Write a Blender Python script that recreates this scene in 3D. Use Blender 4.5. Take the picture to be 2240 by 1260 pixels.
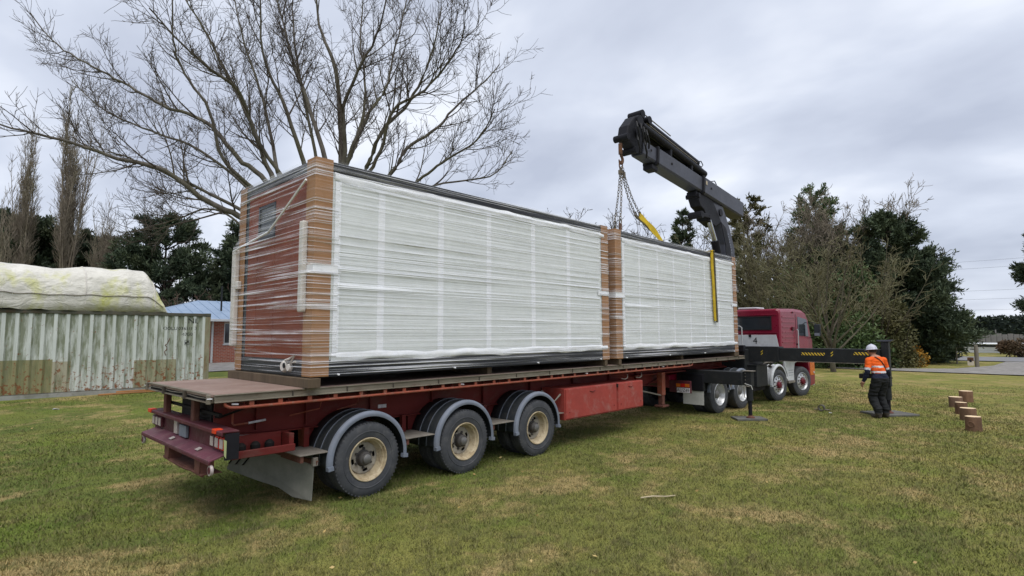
import bpy, bmesh, math, random
import numpy as np
from mathutils import Vector, Matrix, noise as mnoise

# ------------------------------------------------------------------ scene, camera, sky, sun
for o in list(bpy.data.objects):
    bpy.data.objects.remove(o, do_unlink=True)
S = bpy.context.scene
COL = S.collection
R = math.radians

CAM = Vector((-2.102, -6.420, 2.072))
cd = bpy.data.cameras.new('camera'); cd.sensor_width = 36.0; cd.lens = 19.603; cd.clip_end = 2000; cd.clip_start = 0.05
co = bpy.data.objects.new('camera', cd); COL.objects.link(co)
YAW, PITCH, ROLL = 0.7623, 0.0834, -0.0031
fw = Vector((math.cos(PITCH) * math.cos(YAW), math.cos(PITCH) * math.sin(YAW), math.sin(PITCH)))
rt = Vector((math.sin(YAW), -math.cos(YAW), 0)); up = rt.cross(fw)
r2 = rt * math.cos(ROLL) + up * math.sin(ROLL); u2 = -rt * math.sin(ROLL) + up * math.cos(ROLL)
co.matrix_world = Matrix(((r2.x, u2.x, -fw.x, CAM.x), (r2.y, u2.y, -fw.y, CAM.y), (r2.z, u2.z, -fw.z, CAM.z), (0, 0, 0, 1)))
S.camera = co

SUN_EL, SUN_AZ = 65.0, 240.0          # the bright part of the overcast: behind and to the left of the camera
w = bpy.data.worlds.new('World'); S.world = w; w.use_nodes = True
nt = w.node_tree; nt.nodes.clear()
def N(t, **kw):
    n = nt.nodes.new(t)
    for k, v in kw.items(): setattr(n, k, v)
    return n
out = N('ShaderNodeOutputWorld'); bg = N('ShaderNodeBackground'); bg.inputs['Strength'].default_value = 1.0
sky = N('ShaderNodeTexSky'); sky.sky_type = 'NISHITA'; sky.sun_disc = False
sky.sun_elevation = R(SUN_EL); sky.sun_rotation = R(90 - SUN_AZ)
skym = N('ShaderNodeMix', data_type='RGBA', blend_type='MULTIPLY'); skym.inputs[0].default_value = 1
skym.inputs[7].default_value = (0.09, 0.09, 0.09, 1)
tc = N('ShaderNodeTexCoord'); sep = N('ShaderNodeSeparateXYZ')
zz = N('ShaderNodeMath', operation='MAXIMUM'); zz.inputs[1].default_value = 0.0
za = N('ShaderNodeMath', operation='ADD'); za.inputs[1].default_value = 0.32
dx = N('ShaderNodeMath', operation='DIVIDE'); dy = N('ShaderNodeMath', operation='DIVIDE'); cmb = N('ShaderNodeCombineXYZ')
mp = N('ShaderNodeMapping'); mp.inputs['Rotation'].default_value = (0, 0, R(38)); mp.inputs['Scale'].default_value = (1.15, 0.8, 1); mp.inputs['Location'].default_value = (0.3, 1.7, 0)
n1 = N('ShaderNodeTexNoise'); n1.inputs['Scale'].default_value = 1.9; n1.inputs['Detail'].default_value = 5; n1.inputs['Roughness'].default_value = 0.48; n1.inputs['Distortion'].default_value = 0.15
rp = N('ShaderNodeValToRGB')
e = rp.color_ramp.elements
e[0].position = 0.34; e[0].color = (0.445, 0.485, 0.590, 1)
e[1].position = 0.68; e[1].color = (0.820, 0.855, 0.930, 1)
m_ = e.new(0.52); m_.color = (0.595, 0.640, 0.745, 1)
mx = N('ShaderNodeMix', data_type='RGBA'); mx.inputs[0].default_value = 0.10
L = nt.links.new
L(tc.outputs['Generated'], sep.inputs[0]); L(sep.outputs['Z'], zz.inputs[0]); L(zz.outputs[0], za.inputs[0])
L(sep.outputs['X'], dx.inputs[0]); L(za.outputs[0], dx.inputs[1]); L(sep.outputs['Y'], dy.inputs[0]); L(za.outputs[0], dy.inputs[1])
L(dx.outputs[0], cmb.inputs[0]); L(dy.outputs[0], cmb.inputs[1]); L(cmb.outputs[0], mp.inputs[0]); L(mp.outputs[0], n1.inputs['Vector'])
L(n1.outputs[0], rp.inputs[0]); L(sky.outputs[0], skym.inputs[6]); L(rp.outputs[0], mx.inputs[6]); L(skym.outputs[2], mx.inputs[7])
SKY_GAIN = 0.685
gain = N('ShaderNodeMix', data_type='RGBA', blend_type='MULTIPLY'); gain.inputs[0].default_value = 1; gain.inputs[7].default_value = (SKY_GAIN, SKY_GAIN, SKY_GAIN, 1)
L(mx.outputs[2], gain.inputs[6]); L(gain.outputs[2], bg.inputs[0]); L(bg.outputs[0], out.inputs[0])

sl = bpy.data.lights.new('sun', 'SUN'); sl.energy = 1.5; sl.angle = R(50); sl.color = (1.0, 0.97, 0.93)
so = bpy.data.objects.new('sun', sl); COL.objects.link(so); so.location = (-8, -14, 25)
sd = Vector((math.cos(R(SUN_EL)) * math.cos(R(SUN_AZ)), math.cos(R(SUN_EL)) * math.sin(R(SUN_AZ)), math.sin(R(SUN_EL))))
so.rotation_euler = sd.to_track_quat('Z', 'Y').to_euler()

vs = S.view_settings; vs.view_transform = 'Standard'; vs.look = 'None'; vs.exposure = 0.88; vs.gamma = 1.0; vs.use_curve_mapping = False
S.display_settings.display_device = 'sRGB'
S.cycles.max_bounces = 6; S.cycles.transparent_max_bounces = 12
S.cycles.use_denoising = True

def ground_z(x, y):
    return 0.0215 * min(max(y - 3.6, 0.0), 60.0)

# ------------------------------------------------------------------ material helpers
MATS = {}
class NT:
    def __init__(s, name):
        s.m = bpy.data.materials.new(name); s.m.use_nodes = True
        s.t = s.m.node_tree; s.b = s.t.nodes['Principled BSDF']; s.o = s.t.nodes['Material Output']
        s.co = None
    def n(s, t, **kw):
        n = s.t.nodes.new(t)
        for k, v in kw.items(): setattr(n, k, v)
        return n
    def l(s, a, b): s.t.links.new(a, b)
    def coord(s, kind='Object', scale=(1, 1, 1), rot=(0, 0, 0), loc=(0, 0, 0)):
        if kind == 'Position':
            g = s.n('ShaderNodeNewGeometry'); src = g.outputs['Position']
        else:
            g = s.n('ShaderNodeTexCoord'); src = g.outputs[kind]
        m = s.n('ShaderNodeMapping'); m.inputs['Scale'].default_value = scale; m.inputs['Rotation'].default_value = rot; m.inputs['Location'].default_value = loc
        s.l(src, m.inputs[0]); return m.outputs[0]
    def noise(s, vec, scale, detail=4, rough=0.55, dist=0.0):
        n = s.n('ShaderNodeTexNoise'); n.inputs['Scale'].default_value = scale; n.inputs['Detail'].default_value = detail
        n.inputs['Roughness'].default_value = rough; n.inputs['Distortion'].default_value = dist
        s.l(vec, n.inputs['Vector']); return n.outputs[0]
    def ramp(s, fac, stops, interp='LINEAR'):
        r = s.n('ShaderNodeValToRGB'); r.color_ramp.interpolation = interp
        el = r.color_ramp.elements
        while len(el) < len(stops): el.new(0.5)
        for k, (p, c) in enumerate(stops):
            el[k].position = p; el[k].color = c if len(c) == 4 else (*c, 1)
        s.l(fac, r.inputs[0]); return r.outputs[0]
    def val(s, fac, a, b):
        return s.ramp(fac, [(a, (0, 0, 0)), (b, (1, 1, 1))])
    def mix(s, fac, a, b, mode='MIX'):
        m = s.n('ShaderNodeMix', data_type='RGBA', blend_type=mode)
        if isinstance(fac, (int, float)): m.inputs[0].default_value = fac
        else: s.l(fac, m.inputs[0])
        for i, v in ((6, a), (7, b)):
            if isinstance(v, tuple): m.inputs[i].default_value = v if len(v) == 4 else (*v, 1)
            else: s.l(v, m.inputs[i])
        return m.outputs[2]
    def math(s, op, a, b=0.0):
        m = s.n('ShaderNodeMath', operation=op)
        for i, v in ((0, a), (1, b)):
            if isinstance(v, (int, float)): m.inputs[i].default_value = v
            else: s.l(v, m.inputs[i])
        return m.outputs[0]
    def bump(s, h, strength=0.3, dist=0.02):
        b = s.n('ShaderNodeBump'); b.inputs['Strength'].default_value = strength; b.inputs['Distance'].default_value = dist
        s.l(h, b.inputs['Height']); s.l(b.outputs[0], s.b.inputs['Normal']); return b
    def set(s, **kw):
        for k, v in kw.items():
            k = {'color': 'Base Color', 'rough': 'Roughness', 'metal': 'Metallic', 'spec': 'Specular IOR Level'}.get(k, k)
            if isinstance(v, (int, float)): s.b.inputs[k].default_value = v
            elif isinstance(v, tuple): s.b.inputs[k].default_value = v if len(v) == 4 else (*v, 1)
            else: s.l(v, s.b.inputs[k])

def plain(name, c1, c2=None, scale=4, rough=0.6, metal=0.0, bump=0.15, dirt=None, dirt_amt=0.5, stretch=(1, 1, 1), spec=0.2, bscale=None, kind='Object'):
    """two-tone noise colour, a finer dirt / wear layer and a little relief"""
    if name in MATS: return MATS[name]
    k = NT(name); v = k.coord(kind, stretch)
    c2 = c2 or tuple(x * 0.75 for x in c1)
    a = k.noise(v, scale, 5, 0.6)
    col = k.mix(k.val(a, 0.35, 0.68), c1, c2)
    fine = k.noise(v, (bscale or scale * 9), 4, 0.65)
    if dirt:
        d = k.noise(v, scale * 2.3, 7, 0.7, 0.4)
        col = k.mix(k.math('MULTIPLY', k.val(d, 0.5, 0.72), dirt_amt), col, dirt)
    col = k.mix(k.math('MULTIPLY', k.val(fine, 0.3, 0.75), 0.22), col, tuple(x * 0.45 for x in c1))
    k.set(color=col, metal=metal, spec=spec)
    k.set(rough=k.math('ADD', k.math('MULTIPLY', fine, 0.25), rough - 0.12))
    if bump: k.bump(fine, bump, 0.01)
    MATS[name] = k.m; return k.m

# ------------------------------------------------------------------ mesh helpers
class MB:
    def __init__(s): s.v = []; s.f = []; s.mi = []; s.cur = 0
    def add(s, vs, fs):
        b = len(s.v); s.v.extend([tuple(p) for p in vs])
        for f in fs: s.f.append(tuple(i + b for i in f)); s.mi.append(s.cur)
    def box(s, x0, x1, y0, y1, z0, z1):
        x0, x1 = min(x0, x1), max(x0, x1); y0, y1 = min(y0, y1), max(y0, y1); z0, z1 = min(z0, z1), max(z0, z1)
        s.add([(x0, y0, z0), (x1, y0, z0), (x1, y1, z0), (x0, y1, z0), (x0, y0, z1), (x1, y0, z1), (x1, y1, z1), (x0, y1, z1)],
              [(0, 3, 2, 1), (4, 5, 6, 7), (0, 1, 5, 4), (1, 2, 6, 5), (2, 3, 7, 6), (3, 0, 4, 7)]); return s
    def obox(s, c, size, m):
        h = [x / 2 for x in size]; c = Vector(c)
        P = [c + m @ Vector((sx * h[0], sy * h[1], sz * h[2])) for sz in (-1, 1) for sx, sy in ((-1, -1), (1, -1), (1, 1), (-1, 1))]
        s.add(P, [(0, 3, 2, 1), (4, 5, 6, 7), (0, 1, 5, 4), (1, 2, 6, 5), (2, 3, 7, 6), (3, 0, 4, 7)]); return s
    def beam(s, p0, p1, wd, ht, upv=(0, 0, 1)):
        p0, p1 = Vector(p0), Vector(p1); d = (p1 - p0); ln = d.length; d.normalize()
        sd_ = d.cross(Vector(upv)).normalized(); u_ = sd_.cross(d)
        m = Matrix((d, sd_, u_)).transposed()
        return s.obox((p0 + p1) / 2, (ln, wd, ht), m)
    def prism(s, poly, axis, d0, d1):
        """poly: 2-D points in the two axes other than axis (in x,y,z order)"""
        n = len(poly)
        def P(a, b, d):
            return {'x': (d, a, b), 'y': (a, d, b), 'z': (a, b, d)}[axis]
        vs = [P(a, b, d0) for a, b in poly] + [P(a, b, d1) for a, b in poly]
        fs = [tuple(range(n))[::-1], tuple(range(n, 2 * n))] + [(i, (i + 1) % n, n + (i + 1) % n, n + i) for i in range(n)]
        s.add(vs, fs); return s
    def cyl(s, p0, p1, r0, r1=None, n=12, caps=True):
        r1 = r0 if r1 is None else r1
        return s.tube([p0, p1], [r0, r1], n, caps)
    def tube(s, pts, rad, n=8, caps=True):
        pts = [Vector(p) for p in pts]; m = len(pts)
        if isinstance(rad, (int, float)): rad = [rad] * m
        b = []; prev = None
        for i in range(m):
            d = (pts[min(i + 1, m - 1)] - pts[max(i - 1, 0)])
            if d.length < 1e-9: d = Vector((0, 0, 1))
            d.normalize()
            if prev is None:
                a = Vector((0, 0, 1)) if abs(d.z) < 0.9 else Vector((1, 0, 0)); prev = d.cross(a).normalized()
            else: prev = (prev - d * prev.dot(d)).normalized()
            q = d.cross(prev)
            for k in range(n):
                t = 2 * math.pi * k / n
                b.append(pts[i] + (prev * math.cos(t) + q * math.sin(t)) * rad[i])
        fs = [(i * n + k, i * n + (k + 1) % n, (i + 1) * n + (k + 1) % n, (i + 1) * n + k) for i in range(m - 1) for k in range(n)]
        if caps: fs += [tuple(range(n))[::-1], tuple(range((m - 1) * n, m * n))]
        s.add(b, fs); return s
    def lathe(s, prof, c, axis='y', n=40, a0=0, a1=2 * math.pi, closed=False):
        """prof: (offset along axis, radius)"""
        full = abs(a1 - a0 - 2 * math.pi) < 1e-6; m = n if full else n + 1
        vs = []
        for k in range(m):
            t = a0 + (a1 - a0) * k / n; ct, st = math.cos(t), math.sin(t)
            for o, r in prof:
                if axis == 'y': vs.append((c[0] + r * ct, c[1] + o, c[2] + r * st))
                elif axis == 'x': vs.append((c[0] + o, c[1] + r * ct, c[2] + r * st))
                else: vs.append((c[0] + r * ct, c[1] + r * st, c[2] + o))
        q = len(prof); fs = []
        for k in range(n):
            k2 = (k + 1) % m
            for j in range(q - (0 if closed else 1)):
                j2 = (j + 1) % q
                fs.append((k * q + j, k * q + j2, k2 * q + j2, k2 * q + j))
        s.add(vs, fs); return s
    def grid(s, fn, nu, nv):
        vs = [fn(i / nu, j / nv) for i in range(nu + 1) for j in range(nv + 1)]
        fs = [(i * (nv + 1) + j, (i + 1) * (nv + 1) + j, (i + 1) * (nv + 1) + j + 1, i * (nv + 1) + j + 1) for i in range(nu) for j in range(nv)]
        s.add(vs, fs); return s
    def build(s, name, mat, parent=None, bev=0.0, smooth=None, seg=2, fix=True):
        me = bpy.data.meshes.new(name); me.from_pydata(s.v, [], s.f); me.update()
        if fix:
            bm = bmesh.new(); bm.from_mesh(me); bmesh.ops.recalc_face_normals(bm, faces=bm.faces); bm.to_mesh(me); bm.free()
        mats = mat if isinstance(mat, (list, tuple)) else [mat]
        for m in mats: me.materials.append(m)
        if len(mats) > 1: me.polygons.foreach_set('material_index', s.mi)
        if smooth:
            me.polygons.foreach_set('use_smooth', [True] * len(me.polygons))
            if smooth is not True: me.set_sharp_from_angle(angle=R(smooth))
        o = link(name, me, parent)
        if bev:
            b = o.modifiers.new('bevel', 'BEVEL'); b.width = bev; b.segments = seg; b.limit_method = 'ANGLE'; b.angle_limit = R(40)
        return o

def link(name, me, parent=None):
    o = bpy.data.objects.new(name, me); COL.objects.link(o)
    if parent is not None: o.parent = parent
    return o
def empty(name, loc=(0, 0, 0), rz=0.0, parent=None):
    o = bpy.data.objects.new(name, None); COL.objects.link(o); o.location = loc; o.rotation_euler = (0, 0, rz); o.empty_display_size = 0.3
    if parent is not None: o.parent = parent
    return o
def tag(o, label, cat, group=None, kind=None):
    o['label'] = label; o['category'] = cat
    if group: o['group'] = group
    if kind: o['kind'] = kind
    return o
def copy_tree(o, parent=None):
    c = o.copy(); COL.objects.link(c); c.parent = parent
    for ch in list(o.children): copy_tree(ch, c)
    return c
def np_mesh(name, V, F, mat, parent=None, rnd=None, smooth=False):
    """V (n,3), F (m,k) arrays; optional per-vertex float attribute"""
    me = bpy.data.meshes.new(name); V = np.asarray(V, np.float32); F = np.asarray(F, np.int32); k = F.shape[1]
    me.vertices.add(len(V)); me.vertices.foreach_set('co', V.ravel())
    me.loops.add(F.size); me.loops.foreach_set('vertex_index', F.ravel())
    me.polygons.add(len(F)); me.polygons.foreach_set('loop_start', np.arange(0, F.size, k, dtype=np.int32))
    if smooth: me.polygons.foreach_set('use_smooth', np.ones(len(F), bool))
    if rnd is not None:
        a = me.attributes.new('rnd', 'FLOAT', 'POINT'); a.data.foreach_set('value', np.asarray(rnd, np.float32))
    me.materials.append(mat); me.update(calc_edges=True)
    return link(name, me, parent)
def text_mesh(txt, size, extrude=0.0):
    c = bpy.data.curves.new('t', 'FONT'); c.body = txt; c.size = size; c.extrude = extrude; c.align_x = 'CENTER'; c.align_y = 'CENTER'
    o = bpy.data.objects.new('t', c); COL.objects.link(o)
    dg = bpy.context.evaluated_depsgraph_get(); me = bpy.data.meshes.new_from_object(o.evaluated_get(dg))
    bpy.data.objects.remove(o); bpy.data.curves.remove(c)
    return me

# ------------------------------------------------------------------ materials
def lawn_material(name, blades):
    k = NT(name); v = k.coord('Position', (1, 1, 0))
    big = k.noise(v, 0.16, 3, 0.5); mid = k.noise(v, 0.75, 5, 0.6, 0.3); sm = k.noise(v, 4.5, 4, 0.6); fine = k.noise(v, 38, 3, 0.6)
    green = k.mix(k.val(mid, 0.38, 0.62), (0.180, 0.215, 0.045), (0.105, 0.150, 0.034))
    olive = k.mix(k.val(mid, 0.38, 0.62), (0.335, 0.298, 0.088), (0.205, 0.215, 0.058))
    # the lawn is lusher towards the container and drier on the right
    sx = k.n('ShaderNodeSeparateXYZ'); k.l(v, sx.inputs[0])
    dry = k.math('ADD', k.math('MULTIPLY', sx.outputs['X'], 0.030), k.math('MULTIPLY', sx.outputs['Y'], -0.045))
    dry = k.math('ADD', dry, k.math('MULTIPLY', k.math('SUBTRACT', big, 0.5), 3.2))
    dry = k.math('ADD', dry, k.math('MULTIPLY', k.math('SUBTRACT', mid, 0.5), 2.2))
    col = k.mix(k.val(dry, -0.35, 0.65), green, olive)
    dkg = k.val(k.noise(k.coord('Position', (1, 1, 0), loc=(13, -5, 0)), 1.3, 5, 0.65), 0.55, 0.66)
    col = k.mix(k.math('MULTIPLY', dkg, 0.55), col, (0.095, 0.120, 0.036))
    straw = k.val(k.math('ADD', k.math('MULTIPLY', k.noise(k.coord('Position', (1, 1, 0), loc=(3, 21, 0)), 0.55, 6, 0.68, 0.4), 0.8), k.math('MULTIPLY', sm, 0.22)), 0.505, 0.60)
    col = k.mix(k.math('MULTIPLY', straw, 0.78), col, (0.50, 0.360, 0.175))
    soil = k.val(k.noise(k.coord('Position', (1.0, 1.6, 0), loc=(7, 3, 0)), 1.15, 6, 0.72), 0.60, 0.68)
    col = k.mix(k.math('MULTIPLY', soil, 0.75), col, (0.080, 0.060, 0.040))
    bright = k.val(k.noise(k.coord('Position', (1, 1, 0), loc=(-4, 9, 0)), 0.8, 4, 0.55), 0.53, 0.66)
    col = k.mix(k.math('MULTIPLY', bright, 0.60), col, (0.150, 0.220, 0.032))
    far = k.noise(k.coord('Position', (0.55, 2.2, 0), (0, 0, R(44))), 0.5, 4, 0.6)
    col = k.mix(k.math('MULTIPLY', k.val(far, 0.5, 0.68), 0.28), col, (0.34, 0.29, 0.085))
    if blades:
        at = k.n('ShaderNodeAttribute'); at.attribute_name = 'rnd'
        col = k.mix(k.val(at.outputs['Fac'], 0.50, 0.95), col, (0.52, 0.42, 0.20))
        dk = k.val(at.outputs['Fac'], 0.35, 0.0)
        col = k.mix(k.math('MULTIPLY', dk, 0.65), col, (0.060, 0.072, 0.022))
        k.set(color=col, rough=0.7, spec=0.2)
    else:
        col = k.mix(k.math('MULTIPLY', k.val(fine, 0.38, 0.62), 0.55), col, (0.10, 0.095, 0.035))
        k.set(color=col, rough=0.95, spec=0.1)
        k.bump(k.math('ADD', fine, k.math('MULTIPLY', sm, 1.5)), 0.9, 0.05)
    return k.m
M_LAWN = lawn_material('lawn', False); M_BLADE = lawn_material('grass_blade', True)

M_GRAVEL = plain('gravel', (0.30, 0.285, 0.27), (0.19, 0.18, 0.17), 1.5, 0.95, bump=0.8, bscale=45, dirt=(0.11, 0.11, 0.06), dirt_amt=0.6)
M_ROAD = plain('asphalt', (0.22, 0.22, 0.225), (0.17, 0.17, 0.175), 0.6, 0.9, bump=0.3, bscale=30)
M_DECK = plain('deck_plate', (0.29, 0.205, 0.170), (0.20, 0.135, 0.110), 1.3, 0.6, bump=0.25, dirt=(0.34, 0.27, 0.23), dirt_amt=0.55)
M_RAIL = plain('rail_steel', (0.235, 0.21, 0.165), (0.14, 0.12, 0.09), 2.2, 0.65, metal=0.15, bump=0.3, dirt=(0.10, 0.05, 0.03), dirt_amt=0.7, stretch=(0.5, 1, 3))
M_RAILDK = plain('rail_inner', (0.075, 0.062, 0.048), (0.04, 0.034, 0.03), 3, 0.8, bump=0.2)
M_RED = plain('trailer_red', (0.165, 0.022, 0.018), (0.095, 0.016, 0.015), 1.1, 0.6, bump=0.15, dirt=(0.13, 0.08, 0.065), dirt_amt=0.75, stretch=(0.6, 1, 1.2))
M_REDRAIL = plain('rope_rail_red', (0.34, 0.085, 0.05), (0.22, 0.07, 0.045), 5, 0.6, bump=0.2, dirt=(0.25, 0.17, 0.13), dirt_amt=0.8)
M_BOX = plain('toolbox_red', (0.36, 0.062, 0.048), (0.29, 0.052, 0.042), 1.6, 0.55, bump=0.1, dirt=(0.34, 0.17, 0.145), dirt_amt=0.75)
M_BUMP = plain('bumper_maroon', (0.110, 0.026, 0.034), (0.062, 0.018, 0.024), 2.5, 0.55, bump=0.2, dirt=(0.13, 0.085, 0.075), dirt_amt=0.75)
M_SHELF = plain('shelf_purple', (0.150, 0.050, 0.070), (0.092, 0.036, 0.048), 2.2, 0.5, bump=0.15, dirt=(0.19, 0.125, 0.12), dirt_amt=0.7)
M_RUST = plain('rusty_brown', (0.15, 0.060, 0.045), (0.085, 0.04, 0.032), 4, 0.8, bump=0.35, dirt=(0.2, 0.10, 0.06), dirt_amt=0.6)
M_BLACK = plain('black_steel', (0.016, 0.018, 0.020), (0.024, 0.026, 0.028), 2.5, 0.5, bump=0.1, dirt=(0.06, 0.055, 0.05), dirt_amt=0.4)
M_UNDER = plain('greasy_black', (0.014, 0.012, 0.011), (0.008, 0.007, 0.007), 3, 0.75, bump=0.3)
M_CRANE = plain('crane_grey', (0.072, 0.076, 0.098), (0.055, 0.058, 0.075), 0.9, 0.42, bump=0.05, dirt=(0.05, 0.048, 0.05), dirt_amt=0.6)
M_CRANED = plain('crane_dark', (0.010, 0.010, 0.013), (0.017, 0.017, 0.021), 2, 0.55, bump=0.1, spec=0.15)
M_CHROME = plain('cylinder_rod', (0.55, 0.57, 0.60), (0.5, 0.5, 0.53), 3, 0.3, metal=0.9, bump=0.0)
M_HOSE = plain('rubber_hose', (0.018, 0.018, 0.02), None, 6, 0.6, bump=0.05)
M_FEND = plain('fender_grey', (0.200, 0.225, 0.275), (0.14, 0.158, 0.195), 2, 0.42, bump=0.08, dirt=(0.24, 0.23, 0.21), dirt_amt=0.35)
M_FENDB = plain('fender_black', (0.026, 0.031, 0.036), (0.040, 0.044, 0.047), 2.6, 0.5, bump=0.12, dirt=(0.10, 0.098, 0.085), dirt_amt=0.5)
M_FLAP = plain('mudflap_grey', (0.235, 0.235, 0.205), (0.145, 0.15, 0.125), 2.2, 0.75, bump=0.2, dirt=(0.26, 0.25, 0.21), dirt_amt=0.6)
M_FLAPW = plain('mudflap_white', (0.50, 0.50, 0.47), (0.38, 0.38, 0.36), 3, 0.6, bump=0.1)
M_PLATE = plain('tread_plate', (0.27, 0.245, 0.21), (0.18, 0.165, 0.14), 4, 0.6, metal=0.2, bump=0.3, dirt=(0.12, 0.08, 0.06), dirt_amt=0.6)
M_CREAM = plain('rim_cream', (0.50, 0.425, 0.29), (0.38, 0.30, 0.18), 7, 0.5, bump=0.12, dirt=(0.15, 0.085, 0.045), dirt_amt=0.9)
M_CREAMIN = plain('rim_disc', (0.40, 0.37, 0.31), (0.27, 0.245, 0.20), 6, 0.6, bump=0.12, dirt=(0.12, 0.085, 0.055), dirt_amt=0.7)
M_SILVER = plain('rim_silver', (0.56, 0.57, 0.58), (0.45, 0.46, 0.47), 4, 0.35, metal=0.5, bump=0.05)
M_WHITE = plain('white_paint', (0.62, 0.64, 0.66), (0.52, 0.54, 0.56), 2, 0.4, bump=0.05, dirt=(0.35, 0.33, 0.30), dirt_amt=0.4)
M_CAB = plain('cab_red', (0.23, 0.008, 0.032), (0.19, 0.007, 0.027), 1.2, 0.30, bump=0.02, spec=0.6)
M_HUBRED = plain('hub_maroon', (0.14, 0.012, 0.022), None, 5, 0.45)
M_HUB = plain('hub_grease', (0.05, 0.045, 0.042), (0.09, 0.085, 0.08), 8, 0.6, bump=0.3)
M_HUBCAP = plain('hub_cap', (0.20, 0.195, 0.185), (0.13, 0.125, 0.12), 10, 0.45, metal=0.4)
M_WOOD = plain('bearer_wood', (0.13, 0.095, 0.062), (0.085, 0.062, 0.042), 3, 0.85, bump=0.4, stretch=(2, 2, 0.4), dirt=(0.2, 0.15, 0.1), dirt_amt=0.4)
M_PLANK = plain('fresh_plank', (0.42, 0.20, 0.07), (0.30, 0.15, 0.06), 4, 0.75, bump=0.3, stretch=(0.4, 2, 2))
M_PANEL = plain('panel_white', (0.715, 0.74, 0.73), (0.665, 0.695, 0.685), 0.8, 0.5, bump=0.03)
M_TAPE = plain('white_tape', (0.88, 0.89, 0.91), (0.80, 0.82, 0.86), 7, 0.35, bump=0.4, bscale=25)
M_FOAM = plain('foam_pad', (0.66, 0.63, 0.58), (0.56, 0.53, 0.49), 5, 0.8, bump=0.3)
M_CARD = plain('cardboard', (0.36, 0.190, 0.088), (0.30, 0.150, 0.068), 1.5, 0.7, bump=0.1, stretch=(1, 1, 0.4))
M_TERRA = plain('terracotta_cladding', (0.225, 0.052, 0.020), (0.17, 0.040, 0.018), 1.4, 0.55, bump=0.08)
M_DKGLASS = plain('dark_glass', (0.020, 0.026, 0.032), (0.03, 0.036, 0.042), 2, 0.08, bump=0.0, spec=0.8)
M_WINGREY = plain('window_grey', (0.06, 0.068, 0.075), (0.05, 0.058, 0.065), 2, 0.3, bump=0.0)
M_FRAMEBLK = plain('pod_frame_black', (0.012, 0.014, 0.019), (0.018, 0.019, 0.025), 2, 0.35, bump=0.05)
M_LENSW = plain('lamp_lens', (0.46, 0.42, 0.40), (0.40, 0.33, 0.31), 20, 0.2, bump=0.0)
M_LENSR = plain('lamp_red', (0.55, 0.02, 0.012), (0.42, 0.015, 0.01), 8, 0.25, bump=0.0)
M_LENSO = plain('lamp_amber', (0.60, 0.16, 0.02), (0.45, 0.1, 0.015), 12, 0.25, bump=0.0)
M_MARK = plain('marker_orange', (0.75, 0.065, 0.02), None, 8, 0.4, bump=0.0)
M_STICK = plain('sticker_white', (0.7, 0.7, 0.72), (0.45, 0.4, 0.45), 30, 0.5, bump=0.0)
M_INK = plain('ink_black', (0.02, 0.02, 0.022), None, 5, 0.6, bump=0.0)
M_YEL = plain('sling_yellow', (0.62, 0.43, 0.02), (0.42, 0.29, 0.02), 9, 0.7, bump=0.25)
M_SLDK = plain('sling_dark', (0.10, 0.085, 0.04), (0.05, 0.04, 0.03), 7, 0.8, bump=0.3)
M_CHAIN = plain('chain_steel', (0.10, 0.095, 0.09), (0.18, 0.14, 0.09), 8, 0.5, metal=0.4, bump=0.1)
M_HOOK = plain('hook_rust', (0.16, 0.075, 0.035), (0.08, 0.05, 0.04), 8, 0.6, metal=0.2, bump=0.2)

def tyre_material():
    k = NT('tyre_rubber'); v = k.coord('Object')
    a = k.noise(v, 5, 5, 0.6); f = k.noise(v, 50, 3, 0.6)
    col = k.mix(k.val(a, 0.35, 0.7), (0.040, 0.043, 0.049), (0.066, 0.068, 0.073))
    d = k.noise(v, 9, 6, 0.7, 0.6)
    col = k.mix(k.math('MULTIPLY', k.val(d, 0.54, 0.72), 0.45), col, (0.15, 0.145, 0.135))
    k.set(color=col, rough=0.72, spec=0.35); k.bump(f, 0.12, 0.01); return k.m
M_TYRE = tyre_material()

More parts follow.
